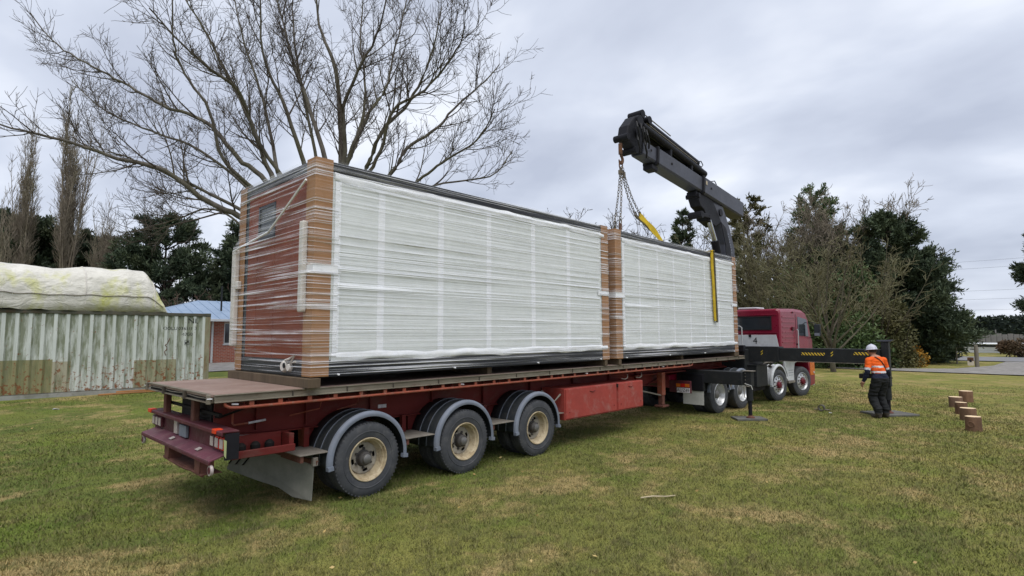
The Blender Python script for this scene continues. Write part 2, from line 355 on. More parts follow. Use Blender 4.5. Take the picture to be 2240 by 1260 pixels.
def film_material(side=False):
    """clear stretch film, milky where its layers overlap and pucker"""
    k = NT('stretch_film_side' if side else 'stretch_film')
    if side: v, v2, v4 = k.coord('Object', (0.13, 0.3, 15.0), (0, R(0.7), 0)), k.coord('Object', (0.16, 0.3, 27.0), (0, R(-0.9), 0), (3, 1, 2)), k.coord('Object', (0.10, 0.3, 19.0), (0, R(1.4), 0), (7, 2, 5))
    else: v, v2, v4 = k.coord('Object', (0.3, 0.32, 18.0), (R(1.5), R(0.8), 0)), k.coord('Object', (0.3, 0.42, 36.0), (R(3.0), R(-1.0), 0), (3, 1, 2)), k.coord('Object', (0.2, 0.30, 25.0), (R(-1.5), R(1.6), 0), (7, 2, 5))
    v3 = k.coord('Object', (0.7, 0.9, 2.2))
    a = k.noise(v, 1.0, 2, 0.5, 0.1); b = k.noise(v2, 1.0, 1.5, 0.5, 0.05); c = k.noise(v3, 1.2, 4, 0.6); d = k.noise(v4, 1.0, 1, 0.5, 0.05)
    thin = k.math('ADD', k.math('MULTIPLY', k.val(b, 0.55, 0.62), 0.52), k.math('MULTIPLY', k.val(d, 0.585, 0.63), 0.52))
    fac = k.math('ADD', k.math('MULTIPLY', k.val(a, 0.50, 0.72), 0.40), thin)
    fac = k.math('MULTIPLY', fac, k.math('ADD', k.math('MULTIPLY', k.val(c, 0.30, 0.60), 0.80), 0.22))
    fac = k.math('MINIMUM', k.math('ADD', k.math('MULTIPLY', fac, 0.75 if side else 0.80), 0.12 if side else 0.03), 0.82)
    k.set(color=(0.90, 0.92, 0.95) if side else (0.88, 0.89, 0.92), rough=0.25, spec=0.7); k.bump(k.math('ADD', a, k.math('ADD', k.math('MULTIPLY', b, 0.8), k.math('MULTIPLY', d, 0.6))), 1.0, 0.10 if side else 0.09)
    tr = k.n('ShaderNodeBsdfTransparent'); mx_ = k.n('ShaderNodeMixShader')
    k.l(fac, mx_.inputs[0]); k.l(tr.outputs[0], mx_.inputs[1]); k.l(k.b.outputs[0], mx_.inputs[2]); k.l(mx_.outputs[0], k.o.inputs[0])
    return k.m
M_FILM = film_material(); M_FILMS = film_material(True)

def foliage_material(name, dark, light, tip, rough=0.65):
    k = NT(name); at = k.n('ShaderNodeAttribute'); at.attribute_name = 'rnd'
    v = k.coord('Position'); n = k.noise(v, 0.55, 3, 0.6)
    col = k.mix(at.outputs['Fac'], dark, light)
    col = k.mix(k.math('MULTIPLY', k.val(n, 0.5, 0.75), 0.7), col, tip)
    k.set(color=col, rough=rough, spec=0.25); return k.m
def bark_material(name, c1, c2, c3):
    k = NT(name); v = k.coord('Position', (1, 1, 0.35)); a = k.noise(v, 3.5, 5, 0.65); b = k.noise(v, 0.8, 3, 0.5); f = k.noise(v, 22, 4, 0.6)
    col = k.mix(k.val(a, 0.35, 0.65), c1, c2); col = k.mix(k.math('MULTIPLY', k.val(b, 0.45, 0.7), 0.7), col, c3)
    k.set(color=col, rough=0.9, spec=0.15); k.bump(f, 0.5, 0.03); return k.m
M_BARK = bark_material('bark_grey', (0.150, 0.135, 0.115), (0.068, 0.058, 0.048), (0.092, 0.090, 0.050))
M_TWIG = bark_material('bark_twig', (0.095, 0.078, 0.064), (0.060, 0.049, 0.042), (0.085, 0.076, 0.052))
M_BARKD = bark_material('bark_dark', (0.070, 0.055, 0.044), (0.038, 0.030, 0.026), (0.06, 0.06, 0.035))
M_LICHEN = bark_material('bark_lichen', (0.165, 0.150, 0.088), (0.105, 0.095, 0.056), (0.19, 0.19, 0.105))
M_BARKM = bark_material('bark_mid', (0.105, 0.090, 0.066), (0.058, 0.048, 0.037), (0.12, 0.12, 0.075))
M_POPTW = bark_material('bark_poplar', (0.24, 0.205, 0.16), (0.17, 0.14, 0.11), (0.25, 0.225, 0.155))
M_CYP = foliage_material('cypress_foliage', (0.024, 0.040, 0.026), (0.085, 0.112, 0.058), (0.110, 0.130, 0.056))
M_CYP2 = foliage_material('macrocarpa_foliage', (0.022, 0.038, 0.024), (0.075, 0.098, 0.052), (0.100, 0.112, 0.050))
M_GRN = foliage_material('laurel_foliage', (0.034, 0.062, 0.024), (0.130, 0.190, 0.072), (0.180, 0.205, 0.078), 0.5)
M_OLV = foliage_material('olive_foliage', (0.05, 0.052, 0.02), (0.12, 0.115, 0.045), (0.17, 0.14, 0.055))
M_ORG = foliage_material('amber_foliage', (0.20, 0.075, 0.015), (0.50, 0.26, 0.03), (0.15, 0.14, 0.03))
M_RDB = foliage_material('russet_foliage', (0.055, 0.035, 0.02), (0.12, 0.075, 0.04), (0.07, 0.08, 0.03))
M_HEDGE = foliage_material('hedge_foliage', (0.010, 0.018, 0.014), (0.026, 0.038, 0.024), (0.03, 0.045, 0.026))
M_LEAF = foliage_material('fallen_leaf', (0.30, 0.19, 0.07), (0.50, 0.38, 0.16), (0.55, 0.42, 0.12))

# ------------------------------------------------------------------ the setting: lawn, grass, drive, road
rng = np.random.default_rng(11)
def lawn():
    xs = sorted(set([-200, -120, -70, -40, -25] + list(np.arange(-16, 60.1, 2.0)) + [66, 75, 90, 110, 140, 180, 240, 320]))
    ys = sorted(set([-200, -120, -70, -40, -26] + list(np.arange(-16, 64.1, 2.0)) + [70, 80, 95, 120, 160, 220]))
    mb = MB(); nx, ny = len(xs), len(ys)
    for x in xs:
        for y in ys:
            mb.v.append((x, y, ground_z(x, y) + 0.03 * mnoise.noise(Vector((x * .13, y * .13, 0))) * (0 if (-1 < x < 21 and -6 < y < 5) else 1)))
    mb.f = [(i * ny + j, (i + 1) * ny + j, (i + 1) * ny + j + 1, i * ny + j + 1) for i in range(nx - 1) for j in range(ny - 1)]; mb.mi = [0] * len(mb.f)
    o = mb.build('lawn', M_LAWN, smooth=True, fix=False); o['kind'] = 'structure'; o['label'] = 'patchy mown lawn with straw coloured and muddy spots'; return o
LAWN = lawn()

def grass():
    """mown blades: dense near the camera, thinning out; drawn where the camera side of the lawn lies"""
    n = 700000
    d = 3.2 + 26.0 * rng.random(n) ** 1.75
    a = YAW + (rng.random(n) - 0.5) * R(104)
    x = CAM.x + d * np.cos(a); y = CAM.y + d * np.sin(a)
    keep = (y < 14.6) & ~((x > 34.2)); x, y, d = x[keep], y[keep], d[keep]; n = len(x)
    # clumps
    gx, gy = np.floor(x / .11), np.floor(y / .11)
    hsh = np.abs(np.sin(gx * 12.9898 + gy * 78.233) * 43758.5453) % 1.0
    h = (0.018 + 0.026 * rng.random(n)) * (0.65 + 0.75 * hsh)
    wd = (0.0022 + 0.0020 * rng.random(n)) * (0.55 + d / 7.0)
    az = rng.random(n) * 2 * np.pi; lean = (0.25 + 0.75 * rng.random(n)) * h
    z = 0.0215 * np.clip(y - 3.6, 0, 60) - 0.004
    la = rng.random(n) * 2 * np.pi
    V = np.zeros((n, 3, 3), np.float32)
    V[:, 0, 0] = x - np.cos(az) * wd; V[:, 0, 1] = y - np.sin(az) * wd; V[:, 0, 2] = z
    V[:, 1, 0] = x + np.cos(az) * wd; V[:, 1, 1] = y + np.sin(az) * wd; V[:, 1, 2] = z
    V[:, 2, 0] = x + np.cos(la) * lean; V[:, 2, 1] = y + np.sin(la) * lean; V[:, 2, 2] = z + h
    rn = np.repeat(np.clip(0.55 * rng.random(n) + 0.45 * hsh, 0, 1), 3)
    o = np_mesh('grass', V.reshape(-1, 3), np.arange(n * 3).reshape(-1, 3), M_BLADE, rnd=rn)
    o['kind'] = 'stuff'; o['label'] = 'short mown grass blades of the lawn'; o['category'] = 'grass'
grass()

def flat(name, poly, mat, dz=0.004):
    mb = MB(); mb.v = [(x, y, ground_z(x, y) + dz + 0.03) for x, y in poly]; mb.f = [tuple(range(len(poly)))]; mb.mi = [0]
    o = mb.build(name, mat); o['kind'] = 'structure'; return o
flat('driveway', [(34.6, -40), (34.7, -6), (34.9, 0), (35.4, 3.4), (37.0, 3.4), (37.3, 0), (39.0, -2.4), (44.5, -3.9), (51.4, -4.2), (51.4, -40)], M_GRAVEL, 0.008)
rd = MB().grid(lambda u, v: (51.6 + 9.4 * v, -80 + 150 * u, ground_z(0, -80 + 150 * u) + .05), 75, 1).build('road', M_ROAD); rd['kind'] = 'structure'
flat('gravel_yard', [(5.6, 21.5), (16, 21.5), (16, 27.4), (5.6, 27.4)], M_GRAVEL, 0.012)

# ------------------------------------------------------------------ wheels
def tyre_mb(Rr, wd, rin):
    """outer face at y = 0, tyre reaching to y = +wd"""
    mb = MB(); pr = []
    s = [(0.035, rin), (0.012, rin + 0.012), (0.004, rin + 0.05), (0.0, rin + (Rr - rin) * 0.55), (0.006, Rr - 0.055), (0.016, Rr - 0.022), (0.030, Rr - 0.006)]
    pr += s
    y = 0.045
    while y < wd - 0.05:                                   # tread ribs and grooves
        pr += [(y, Rr), (y + 0.030, Rr), (y + 0.032, Rr - 0.012), (y + 0.040, Rr - 0.012), (y + 0.042, Rr)]; y += 0.042
    pr += [(wd - a, b) for a, b in reversed(s)]
    mb.lathe(pr, (0, 0, 0), 'y', 56); 
    # raised sidewall ring
    mb.lathe([(0.003, rin + 0.075), (-0.004, rin + 0.080), (-0.004, rin + 0.088), (0.003, rin + 0.093)], (0, 0, 0), 'y', 56)
    # shoulder lugs
    for k in range(56):
        t = 2 * math.pi * (k + .5) / 56; m = Matrix.Rotation(-t, 3, 'Y')
        mb.obox(m @ Vector((Rr - 0.012, 0.028, 0)), (0.018, 0.024, 0.020), m)
    return mb
def disc_mb(r0, r1, y_of_r, holes, nh, rh0, rh1, half, nr=10, na=120):
    """annular wheel disc as a polar sheet with hand holes left open"""
    mb = MB(); vs = []; rr = [r0 + (r1 - r0) * i / nr for i in range(nr + 1)]
    for k in range(na):
        t = 2 * math.pi * k / na
        for r in rr: vs.append((r * math.cos(t), y_of_r(r), r * math.sin(t)))
    fs = []
    for k in range(na):
        t = 2 * math.pi * (k + .5) / na
        for i in range(nr):
            r = (rr[i] + rr[i + 1]) / 2; skip = False
            for h in range(nh):
                dt = (t - 2 * math.pi * h / nh - 0.2 + math.pi) % (2 * math.pi) - math.pi
                if ((dt / half) ** 2 + ((r - (rh0 + rh1) / 2) / ((rh1 - rh0) / 2)) ** 2) < 1: skip = True
            if not skip: fs.append((k * (nr + 1) + i, k * (nr + 1) + i + 1, ((k + 1) % na) * (nr + 1) + i + 1, ((k + 1) % na) * (nr + 1) + i))
    mb.add(vs, fs); return mb

def trailer_wheel(name='wheel', parent=None, spin=0.0):
    """dual: outer tyre with a deep cream dish, inner tyre behind it; outer face at local y=0"""
    Rr, rin, wd = 0.472, 0.272, 0.262
    w_ = empty(name, parent=parent); w_.rotation_euler = (0, spin, 0)
    tyre_mb(Rr, wd, rin).build('tyre', M_TYRE, w_, smooth=35)
    t2 = tyre_mb(Rr, wd, rin).build('tyre', M_TYRE, w_, smooth=35); t2.location = (0, 0.325, 0)
    mb = MB()
    mb.lathe([(0.030, rin + 0.004), (0.006, rin + 0.006), (0.001, rin), (0.004, rin - 0.010), (0.022, rin - 0.016), (0.040, rin - 0.020), (0.050, rin - 0.034), (0.118, rin - 0.044), (0.145, rin - 0.060), (0.152, rin - 0.075)], (0, 0, 0), 'y', 56)
    mb.build('rim', M_CREAM, w_, smooth=40)
    db = disc_mb(0.07, rin - 0.070, lambda r: 0.150 + 0.02 * max(0, (0.12 - r)) / 0.05, True, 4, 0.130, 0.182, 0.24)
    d_ = db.build('rim_disc', M_CREAMIN, w_, smooth=40); sm = d_.modifiers.new('thick', 'SOLIDIFY'); sm.thickness = 0.012
    bk = MB(); bk.lathe([(0.20, 0.05), (0.20, 0.225), (0.30, 0.225), (0.30, 0.05)], (0, 0, 0), 'y', 32); bk.build('brake_drum', M_UNDER, w_, smooth=40)
    hb = MB(); hb.lathe([(0.160, 0.112), (0.142, 0.108), (0.135, 0.092), (0.075, 0.088), (0.062, 0.080), (0.055, 0.060)], (0, 0, 0), 'y', 28)
    hb.build('hub', M_HUB, w_, smooth=40)
    hc = MB(); hc.lathe([(0.056, 0.062), (0.030, 0.058), (0.022, 0.048), (0.020, 0.0)], (0, 0, 0), 'y', 24)
    hc.build('hub_cap', M_HUBCAP, w_, smooth=40)
    for k in range(6):
        t = 2 * math.pi * k / 6 + .5; p = (0.124 * math.cos(t), 0.152, 0.124 * math.sin(t))
        MB().cyl(p, (p[0], 0.118, p[2]), 0.019, 0.017, 6).build('wheel_nut', M_HUB, w_)
    return w_

# ------------------------------------------------------------------ the flat-deck semi-trailer
ZD, DW, DL = 1.444, 2.465, 14.5
T = empty('semi_trailer', (0, 0, 0)); tag(T, 'dark red flat deck semi trailer with three axles carrying two wrapped modules', 'trailer')
MB().box(0.012, DL, 0.050, DW - 0.050, 1.412, ZD).build('deck_plate', M_DECK, T, bev=0.004)
def rail(y0, sgn, parent):
    """side channel: flanges top and bottom, recessed web"""
    a = lambda d: y0 + sgn * d
    mb = MB().prism([(a(0), 1.352), (a(0.05), 1.352), (a(0.05), 1.438), (a(0), 1.438), (a(0), 1.428), (a(0.014), 1.424), (a(0.014), 1.366), (a(0), 1.362)], 'x', 0.055, DL)
    o = mb.build('side_rail', M_RAIL, parent, bev=0.002)
    x = 0.9
    while x < DL - .2:
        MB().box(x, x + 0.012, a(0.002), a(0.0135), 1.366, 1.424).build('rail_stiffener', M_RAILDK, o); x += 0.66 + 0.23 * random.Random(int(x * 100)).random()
    return o
random.seed(3)
rail(0.0, 1, T); rail(DW, -1, T)
rr_ = MB().prism([(0.0, 1.352), (.055, 1.352), (.055, 1.446), (0, 1.446), (0, 1.436), (.043, 1.434), (.043, 1.362), (0, 1.360)], 'y', 0.06, DW - 0.06)
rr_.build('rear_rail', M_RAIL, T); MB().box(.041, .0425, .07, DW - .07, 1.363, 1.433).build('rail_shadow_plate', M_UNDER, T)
MB().tube([(.02, .10, 1.40), (.02, .45, 1.392), (.02, .95, 1.405), (.02, 1.4, 1.390), (.02, 1.9, 1.402), (.02, 2.35, 1.396)], .006, 5).build('strap_wire', M_PLATE, T)
for y in (0.012, 0.80, 1.62, DW - 0.072):
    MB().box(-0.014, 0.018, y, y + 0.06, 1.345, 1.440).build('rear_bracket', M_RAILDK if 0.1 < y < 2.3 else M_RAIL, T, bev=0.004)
for y in (0.02, DW - 0.02):
    MB().cyl((-0.003 + 0.03, y - .02, 1.40), (-0.02 + .0, y - .0, 1.40), 0.008).build('bolt', M_SILVER, T)
# crossmembers and rope rails
for i in range(28):
    x = 0.35 + i * 0.5
    MB().prism([(x, 1.30), (x + .06, 1.30), (x + .06, 1.31), (x + .034, 1.31), (x + .034, 1.40), (x + .06, 1.40), (x + .06, 1.411), (x, 1.411), (x, 1.40), (x + .026, 1.40), (x + .026, 1.31), (x, 1.31)], 'y', 0.055, DW - 0.055).build('crossmember', M_RED, T)
for y, s_ in ((0.026, 1), (DW - 0.026, -1)):
    mb = MB()
    mb.tube([(0.16, y, 1.350), (0.17, y, 1.318), (0.22, y, 1.292), (0.32, y, 1.284), (6, y, 1.284), (11.0, y, 1.284), (11.14, y, 1.30), (11.18, y, 1.350)], 0.017, 8)
    x = 0.42
    while x < 11.0:
        mb.box(x, x + 0.05, y - 0.008, y + 0.012, 1.293, 1.3515); x += 0.30 + 0.10 * random.random()
    mb.build('rope_rail', M_REDRAIL, T, smooth=40)
for x in (0.27, 3.55, 6.72, 9.7):
    MB().obox((x, 0.03, 1.325), (0.07, 0.03, 0.02), Matrix.Rotation(0.1, 3, 'Y')).build('marker_lamp', M_STICK, T, bev=0.006)
# main beams: deep behind, shallow gooseneck in front
for y in (0.62, 1.76):
    prof = [(0.26, 1.298), (0.26, 0.93), (0.9, 0.89), (9.9, 0.86), (11.0, 1.14), (14.3, 1.16), (14.3, 1.298)]
    b = MB().prism(prof, 'y', y, y + 0.02).build('main_beam', M_RED, T)
    fl = MB(); pts = prof[1:6]
    for p, q in zip(pts[:-1], pts[1:]): fl.beam((p[0], y + .01, p[1] - .008), (q[0], y + .01, q[1] - .008), 0.14, 0.016)
    fl.beam((0.30, y + .01, 1.290), (14.3, y + .01, 1.290), 0.14, 0.014); fl.build('flange', M_RED, b)
    for x in (0.72, 1.35, 2.3, 3.4, 4.5, 5.7, 7.0, 8.3, 9.4):
        zb = 0.915 if x > 0.9 else 0.935
        MB().box(x, x + 0.014, y - 0.055, y - 0.001, zb, 1.28).build('web_stiffener', M_RED, b)
MB().box(2.46, 2.60, 0.614, 0.6185, 1.02, 1.07).build('maker_sticker', M_STICK, T)
MB().box(9.2, 14.25, 0.45, 2.0, 1.100, 1.135).build('gooseneck_plate', M_RED, T, bev=0.01)
# pipe brackets and air lines on the near beam
MB().tube([(0.42, 0.50, 1.19), (0.42, 0.50, 1.05), (0.44, 0.50, 1.03), (0.60, 0.50, 1.035), (0.80, 0.50, 1.05)], 0.012, 6).build('pipe_bracket', M_REDRAIL, T)
MB().cyl((0.60, 0.495, 1.036), (0.80, 0.495, 1.052), 0.014).build('reflector_strip', M_STICK, T)
MB().tube([(1.1, 0.50, 1.07), (1.5, 0.50, 1.12), (1.52, 0.50, 1.20)], 0.008, 6).build('air_line', M_REDRAIL, T)
MB().tube([(1.75, 0.50, 1.08), (2.05, 0.50, 1.13), (2.07, 0.50, 1.21)], 0.008, 6).build('air_line', M_REDRAIL, T)

# axles, hangers, wheels, fenders
XA, XS = 1.938, 1.663
for k in range(3):
    x = XA + k * XS
    MB().cyl((x, 0.2, 0.472), (x, DW - 0.2, 0.472), 0.065, n=14).build('axle', M_UNDER, T, smooth=40)
    for y in (0.62, 1.74):
        MB().prism([(x - .62, .86), (x - .45, .86), (x - .48, .60), (x - .60, .60)], 'y', y, y + .1).build('spring_hanger', M_RED, T)
        sp = MB()
        for j in range(4): sp.beam((x - .55 + .05 * j, y + .05, .60 - .022 * j), (x + .55 - .05 * j, y + .05, .60 - .022 * j), 0.075, 0.018)
        sp.build('leaf_spring', M_UNDER, T)
w0 = trailer_wheel('wheel', T)
w0.location = (XA, 0.0, 0.472)
for k in range(3):
    for side in (0, 1):
        if k == 0 and side == 0: continue
        c = copy_tree(w0, T)
        if side == 0: c.location = (XA + k * XS, 0.0, 0.472); c.rotation_euler = (0, 0.9 * k + .4, 0)
        else: c.location = (XA + k * XS, DW, 0.472); c.rotation_euler = (0, 1.1 * k, math.pi)
def fender(cx, cy, cz, Rr, wd, a0, a1, mats, parent, name='mudguard', n=40, flip=1):
    """half-round plastic guard with a rolled outer lip (grey) and ribs; outer edge at cy"""
    g = lambda d: flip * d
    body = MB().lathe([(g(o), r) for o, r in [(0.052, Rr), (0.055, Rr + .010), (0.066, Rr + .010), (0.070, Rr - .002), (0.22, Rr - .002), (0.224, Rr + .010), (0.238, Rr + .010), (0.242, Rr - .002), (0.40, Rr - .002), (0.404, Rr + .010), (0.418, Rr + .010), (0.422, Rr - .002), (wd, Rr - .002)]], (cx, cy, cz), 'y', n, a0, a1)
    f = body.build(name, mats[1], parent, smooth=35)
    for o_ in (.224, .404):
        MB().lathe([(g(o_ - .001), Rr + .004), (g(o_ + .002), Rr + .014), (g(o_ + .012), Rr + .014), (g(o_ + .015), Rr + .004)], (cx, cy, cz), 'y', n, a0 + .03, a1 - .03).build('guard_rib', mats[0], f, smooth=35)
    s_ = f.modifiers.new('thick', 'SOLIDIFY'); s_.thickness = 0.008
    lip = MB().lathe([(g(o), r) for o, r in [(0.0, Rr - .055), (-0.006, Rr - .030), (0.0, Rr - .008), (0.018, Rr + .008), (0.030, Rr + .003), (0.036, Rr + .012), (0.052, Rr + .012), (0.052, Rr - .004), (0.03, Rr - .012), (0.012, Rr - .030), (0.010, Rr - .055)]], (cx, cy, cz), 'y', n, a0, a1, closed=True)
    for a in (a0, a1):
        c_, s2 = math.cos(a), math.sin(a); m = Matrix.Rotation(-a, 3, 'Y')
        lip.obox((cx + (Rr - .024) * c_, cy + g(0.02), cz + (Rr - .024) * s2), (0.075, 0.065, 0.05), m)
    lip.build('guard_lip', mats[0], f, smooth=35)
    return f
for k in range(3):
    x = XA + k * XS + 0.01
    fender(x, -0.012, 0.500, 0.575, 0.66, R(-6), R(186), (M_FEND, M_FENDB), T)
    fender(x, DW + 0.012, 0.500, 0.575, 0.66, R(-6), R(186), (M_FEND, M_FENDB), T, flip=-1)
for a, b in ((1.02, 1.40), (2.54, 3.04), (4.20, 4.70), (5.86, 6.02)):
    for y in (0.03, DW - 0.60):
        p = MB().box(a, b, y, y + 0.57, 0.640, 0.652).build('step_plate', M_PLATE, T, bev=0.003)
        MB().box(a + .02, a + .06, y + .02, y + .55, 0.56, 0.6395).build('step_bracket', M_RUST, p)
        MB().box(a + .03, b - .03, y + .5, y + .56, 0.58, 0.6395).build('step_bracket', M_RUST, p)
for x in (1.30, 2.80, 4.45):
    MB().box(x, x + .07, 0.50, 0.57, 0.64, 0.90).build('guard_stay', M_RED, T, bev=0.005)
# rear mudflap: wide rubber sheet slung across behind the first axle
fp = [(1.235, 0.10, 0.50), (1.225, 0.12, 0.075), (1.13, 0.42, 0.085), (1.05, 0.64, 0.175), (0.90, 1.05, 0.235), (0.73, 1.49, 0.32), (0.77, 1.37, 0.57), (0.96, 0.86, 0.61), (1.12, 0.43, 0.56)]
mb = MB(); nrm = Vector((0.94, 0.34, 0)) * 0.012
mb.add([Vector(p) for p in fp] + [Vector(p) + nrm for p in fp], [tuple(range(9)), tuple(range(17, 8, -1))] + [(i, (i + 1) % 9, 9 + (i + 1) % 9, 9 + i) for i in range(9)])
fl_ = mb.build('mudflap', M_FLAP, T, bev=0.004)
for t_ in (0.0, 0.09, 0.18):
    p0 = Vector((0.80, 1.30, 0.50)) + Vector((0.345, -.94, 0)) * t_ * 1.4; 
    MB().beam(p0 + Vector((-.012, -.006, 0.05)), p0 + Vector((-.012, -.006, -.10)) + Vector((-.05, .14, 0)), 0.004, 0.035, (0.94, 0.34, 0)).build('spray_slot', M_UNDER, fl_)
em = MB()
ec = Vector((1.0, 0.78, 0.37))
for a in range(0, 360, 40):
    d_ = Vector((-.345, .94, 0)) * 0.085 * math.cos(R(a)) + Vector((0, 0, 1)) * 0.05 * math.sin(R(a)); e_ = Vector((-.345, .94, 0)) * 0.085 * math.cos(R(a + 40)) + Vector((0, 0, 1)) * 0.05 * math.sin(R(a + 40))
    em.cyl(ec + d_ - nrm * .1, ec + e_ - nrm * .1, 0.006, n=5)
em.build('moulded_badge', M_FLAP, fl_)
MB().beam((1.25, 0.04, 0.535), (0.95, 0.90, 0.64), 0.03, 0.05).build('flap_hanger', M_RUST, T)
MB().box(1.20, 1.26, 0.04, 0.10, 0.50, 0.60).build('flap_clamp', M_PLATE, T, bev=0.004)
MB().box(0.26, 0.98, 0.06, 0.10, 0.72, 0.80).box(0.26, 0.98, 0.1005, 0.40, 0.72, 0.735).box(0.92, 0.98, 0.1005, 0.30, 0.7355, 0.92).build('side_channel', M_RED, T, bev=0.006); MB().box(.26, .915, .30, .32, .7355, .93).build('channel_back', M_RED, T)
for x_ in (.42, .58, .74): MB().lathe([(0, 0), (0, .05), (.09, .055), (.12, .03), (.13, 0)], (x_, .22, .737), 'z', 12).build('air_valve', M_UNDER, T, smooth=40)

# rear light bar, step, under-run bar
BX, BY0, BY1 = 0.085, -0.19, 2.54
bar = MB().prism([(BX - .02, 1.030), (BX - .02, 1.066), (BX - .008, 1.074), (BX + .16, 1.074), (BX + .16, 1.060), (BX - .004, 1.060), (BX - .004, 1.030)], 'y', BY0, BY1).build('light_bar', M_BUMP, T, bev=0.003)
MB().box(BX + .06, BX + .085, BY0 + .02, BY1 - .02, 0.80, 1.052).build('lamp_backplate', M_BUMP, T)
MB().box(BX + .02, BX + .16, BY0 - 0.004, BY0 + .016, 0.78, 1.05).build('bar_end_plate', M_CRANED, T)
MB().prism([(BX + .0, 1.0), (BX + .03, 0.98), (BX + .03, 0.80), (BX + .01, 0.83)], 'y', BY0 - .016, BY0 - .010).build('side_reflector', plain('reflector_lime', (0.45, 0.5, 0.25), None, 8, 0.3, bump=0), T)
sh = MB()
sh.prism([(-0.035, 0.772), (-0.035, 0.790), (BX + .06, 0.842), (BX + .06, 0.826)], 'y', BY0 + .035, BY1 - .12); s_ = sh.build('rear_step', M_SHELF, T, bev=0.003)
MB().prism([(-0.037, 0.748), (-0.037, 0.7715), (-0.020, 0.7765), (-0.020, 0.748)], 'y', BY0 + .035, BY1 - .12).build('step_lip', M_BUMP, s_)
for y in (0.42, 1.38):
    MB().obox((0.045, y, 0.828), (0.055, 0.085, 0.012), Matrix.Rotation(-0.34, 3, 'Y')).build('step_pad', M_LENSW, s_, bev=0.004)
for ys in ((BY0 + .045, BY0 + .185, BY0 + .325), (BY1 - .16, BY1 - .30, BY1 - .44)):
    for j, y in enumerate(ys):
        red = y < 0.3
        lp = MB().box(BX + .022, BX + .058, y, y + .118, 0.868, 1.000).build('tail_lamp', M_LENSR if (red and j < 2) else M_BUMP, T, bev=0.006)
        MB().box(BX + .012, BX + .0215, y + .014, y + .104, 0.885, 0.985).build('lens', M_LENSW, lp, bev=0.004)
MB().box(BX + .028, BX + .058, 1.46, 1.58, 0.855, 1.01).build('plate_lamp', M_LENSW, T, bev=0.006)
MB().box(BX + .020, BX + .052, 1.08, 1.34, 0.855, 0.99).build('number_plate', M_FEND, T, bev=0.004)
for y in (BY0 + .04, BY1 - .11):
    MB().box(BX - .034, BX + .05, y - .02 if y > 1 else y + .11, y + .10 if y > 1 else y + .21, 1.035, 1.085).build('corner_marker', M_MARK, T, bev=0.008)
for y in (0.92, 2.02):
    MB().box(0.115, 0.185, y - .055, y + .055, 1.060, 1.345).build('bumper_post', M_RUST, T, bev=0.012)
MB().box(0.20, 0.24, 0.30, 2.30, 1.17, 1.20).build('tie_bar', M_UNDER, T)
MB().tube([(0.18, 0.90, 1.12), (0.30, 0.55, 1.13), (0.52, 0.35, 1.24)], 0.014, 6).build('air_line', M_UNDER, T)
MB().box(0.24, 0.60, 0.66, 1.74, 0.94, 1.295).build('rear_box_section', M_UNDER, T, bev=0.01)
for y in (0.30, 1.40):
    q = MB().prism([(y - .10, 0.775), (y + .10, 0.775), (y + .075, 0.60), (y - .075, 0.60)], 'x', -0.002, 0.010).build('hanger_post', M_RUST, T)
    MB().box(0.0105, 0.14, y - .095, y - .085, 0.60, 0.775).build('gusset', M_RUST, q); MB().box(0.0105, 0.14, y + .085, y + .095, 0.60, 0.775).build('gusset', M_RUST, q)
ub = MB(); ub.tube([(0.02, 1.56, 0.585), (0.02, 1.35, 0.580), (0.02, 0.95, 0.570), (0.02, 0.72, 0.572), (0.02, 0.55, 0.585), (0.02, 0.18, 0.580)], 0.016, 6)
ub.box(0.01, 0.20, 0.14, 1.58, 0.590, 0.600); ub.build('under_run_bar', M_RUST, T, smooth=40)
for y in (BY0 + .02, BY1 - .16):
    rf = MB().lathe([(0.0, 0.0), (0.0, 0.052), (0.02, 0.056), (0.03, 0.05), (0.03, 0.0)], (-.02, y + .04, 0.690), 'x', 24).build('round_reflector', M_LENSW, T, smooth=40)
    MB().lathe([(-0.004, 0.0), (-0.004, 0.035), (0.001, 0.037)], (-.02, y + .04, 0.690), 'x', 20).build('reflector_centre', M_BUMP, rf, smooth=40)
# tool boxes and landing legs
for a, b in ((6.04, 7.745), (7.765, 8.77)):
    tb = MB().box(a, b, 0.030, 0.58, 0.505, 1.075).build('tool_box', M_BOX, T, bev=0.008)
    MB().box(a + .02, b - .02, 0.012, 0.0295, 0.530, 1.062).build('box_door', M_BOX, tb, bev=0.005)
    MB().tube([((a + b) / 2 + .08, 0.010, 0.985), ((a + b) / 2, 0.0, 0.965), ((a + b) / 2 - .10, 0.010, 0.985)], 0.007, 6).build('handle', M_RED, tb)
    for x in (a + .12, b - .12): MB().cyl((x, 0.012, 0.64), (x, 0.004, 0.64), 0.010, n=8).build('rivet', M_RED, tb)
MB().box(7.735, 7.775, 0.0, 0.02, 0.99, 1.06).build('door_latch', M_UNDER, T)
MB().tube([(5.7, 0.3, 1.05), (5.85, 0.12, 0.86), (5.98, 0.08, 0.98)], 0.02, 6).build('box_stay', M_PLATE, T)
for y in (0.42, 2.0):
    lg = MB().box(10.22, 10.38, y - .07, y + .07, 0.60, 1.15).build('landing_leg', M_REDRAIL, T, bev=0.01)
    MB().box(10.24, 10.36, y - .055, y + .055, 0.37, 0.5995).build('inner_leg', M_RUST, lg, bev=0.008)
    MB().box(10.15, 10.45, y - .12, y + .12, 0.325, 0.3695).build('leg_foot', M_RUST, lg, bev=0.008)
MB().beam((9.2, 0.55, 0.82), (10.25, 0.40, 0.60), 0.03, 0.03).build('leg_brace', M_PLATE, T)
MB().beam((10.30, 0.42, 0.85), (10.30, 2.0, 0.85), 0.06, 0.06).build('leg_crossbar', M_RUST, T)
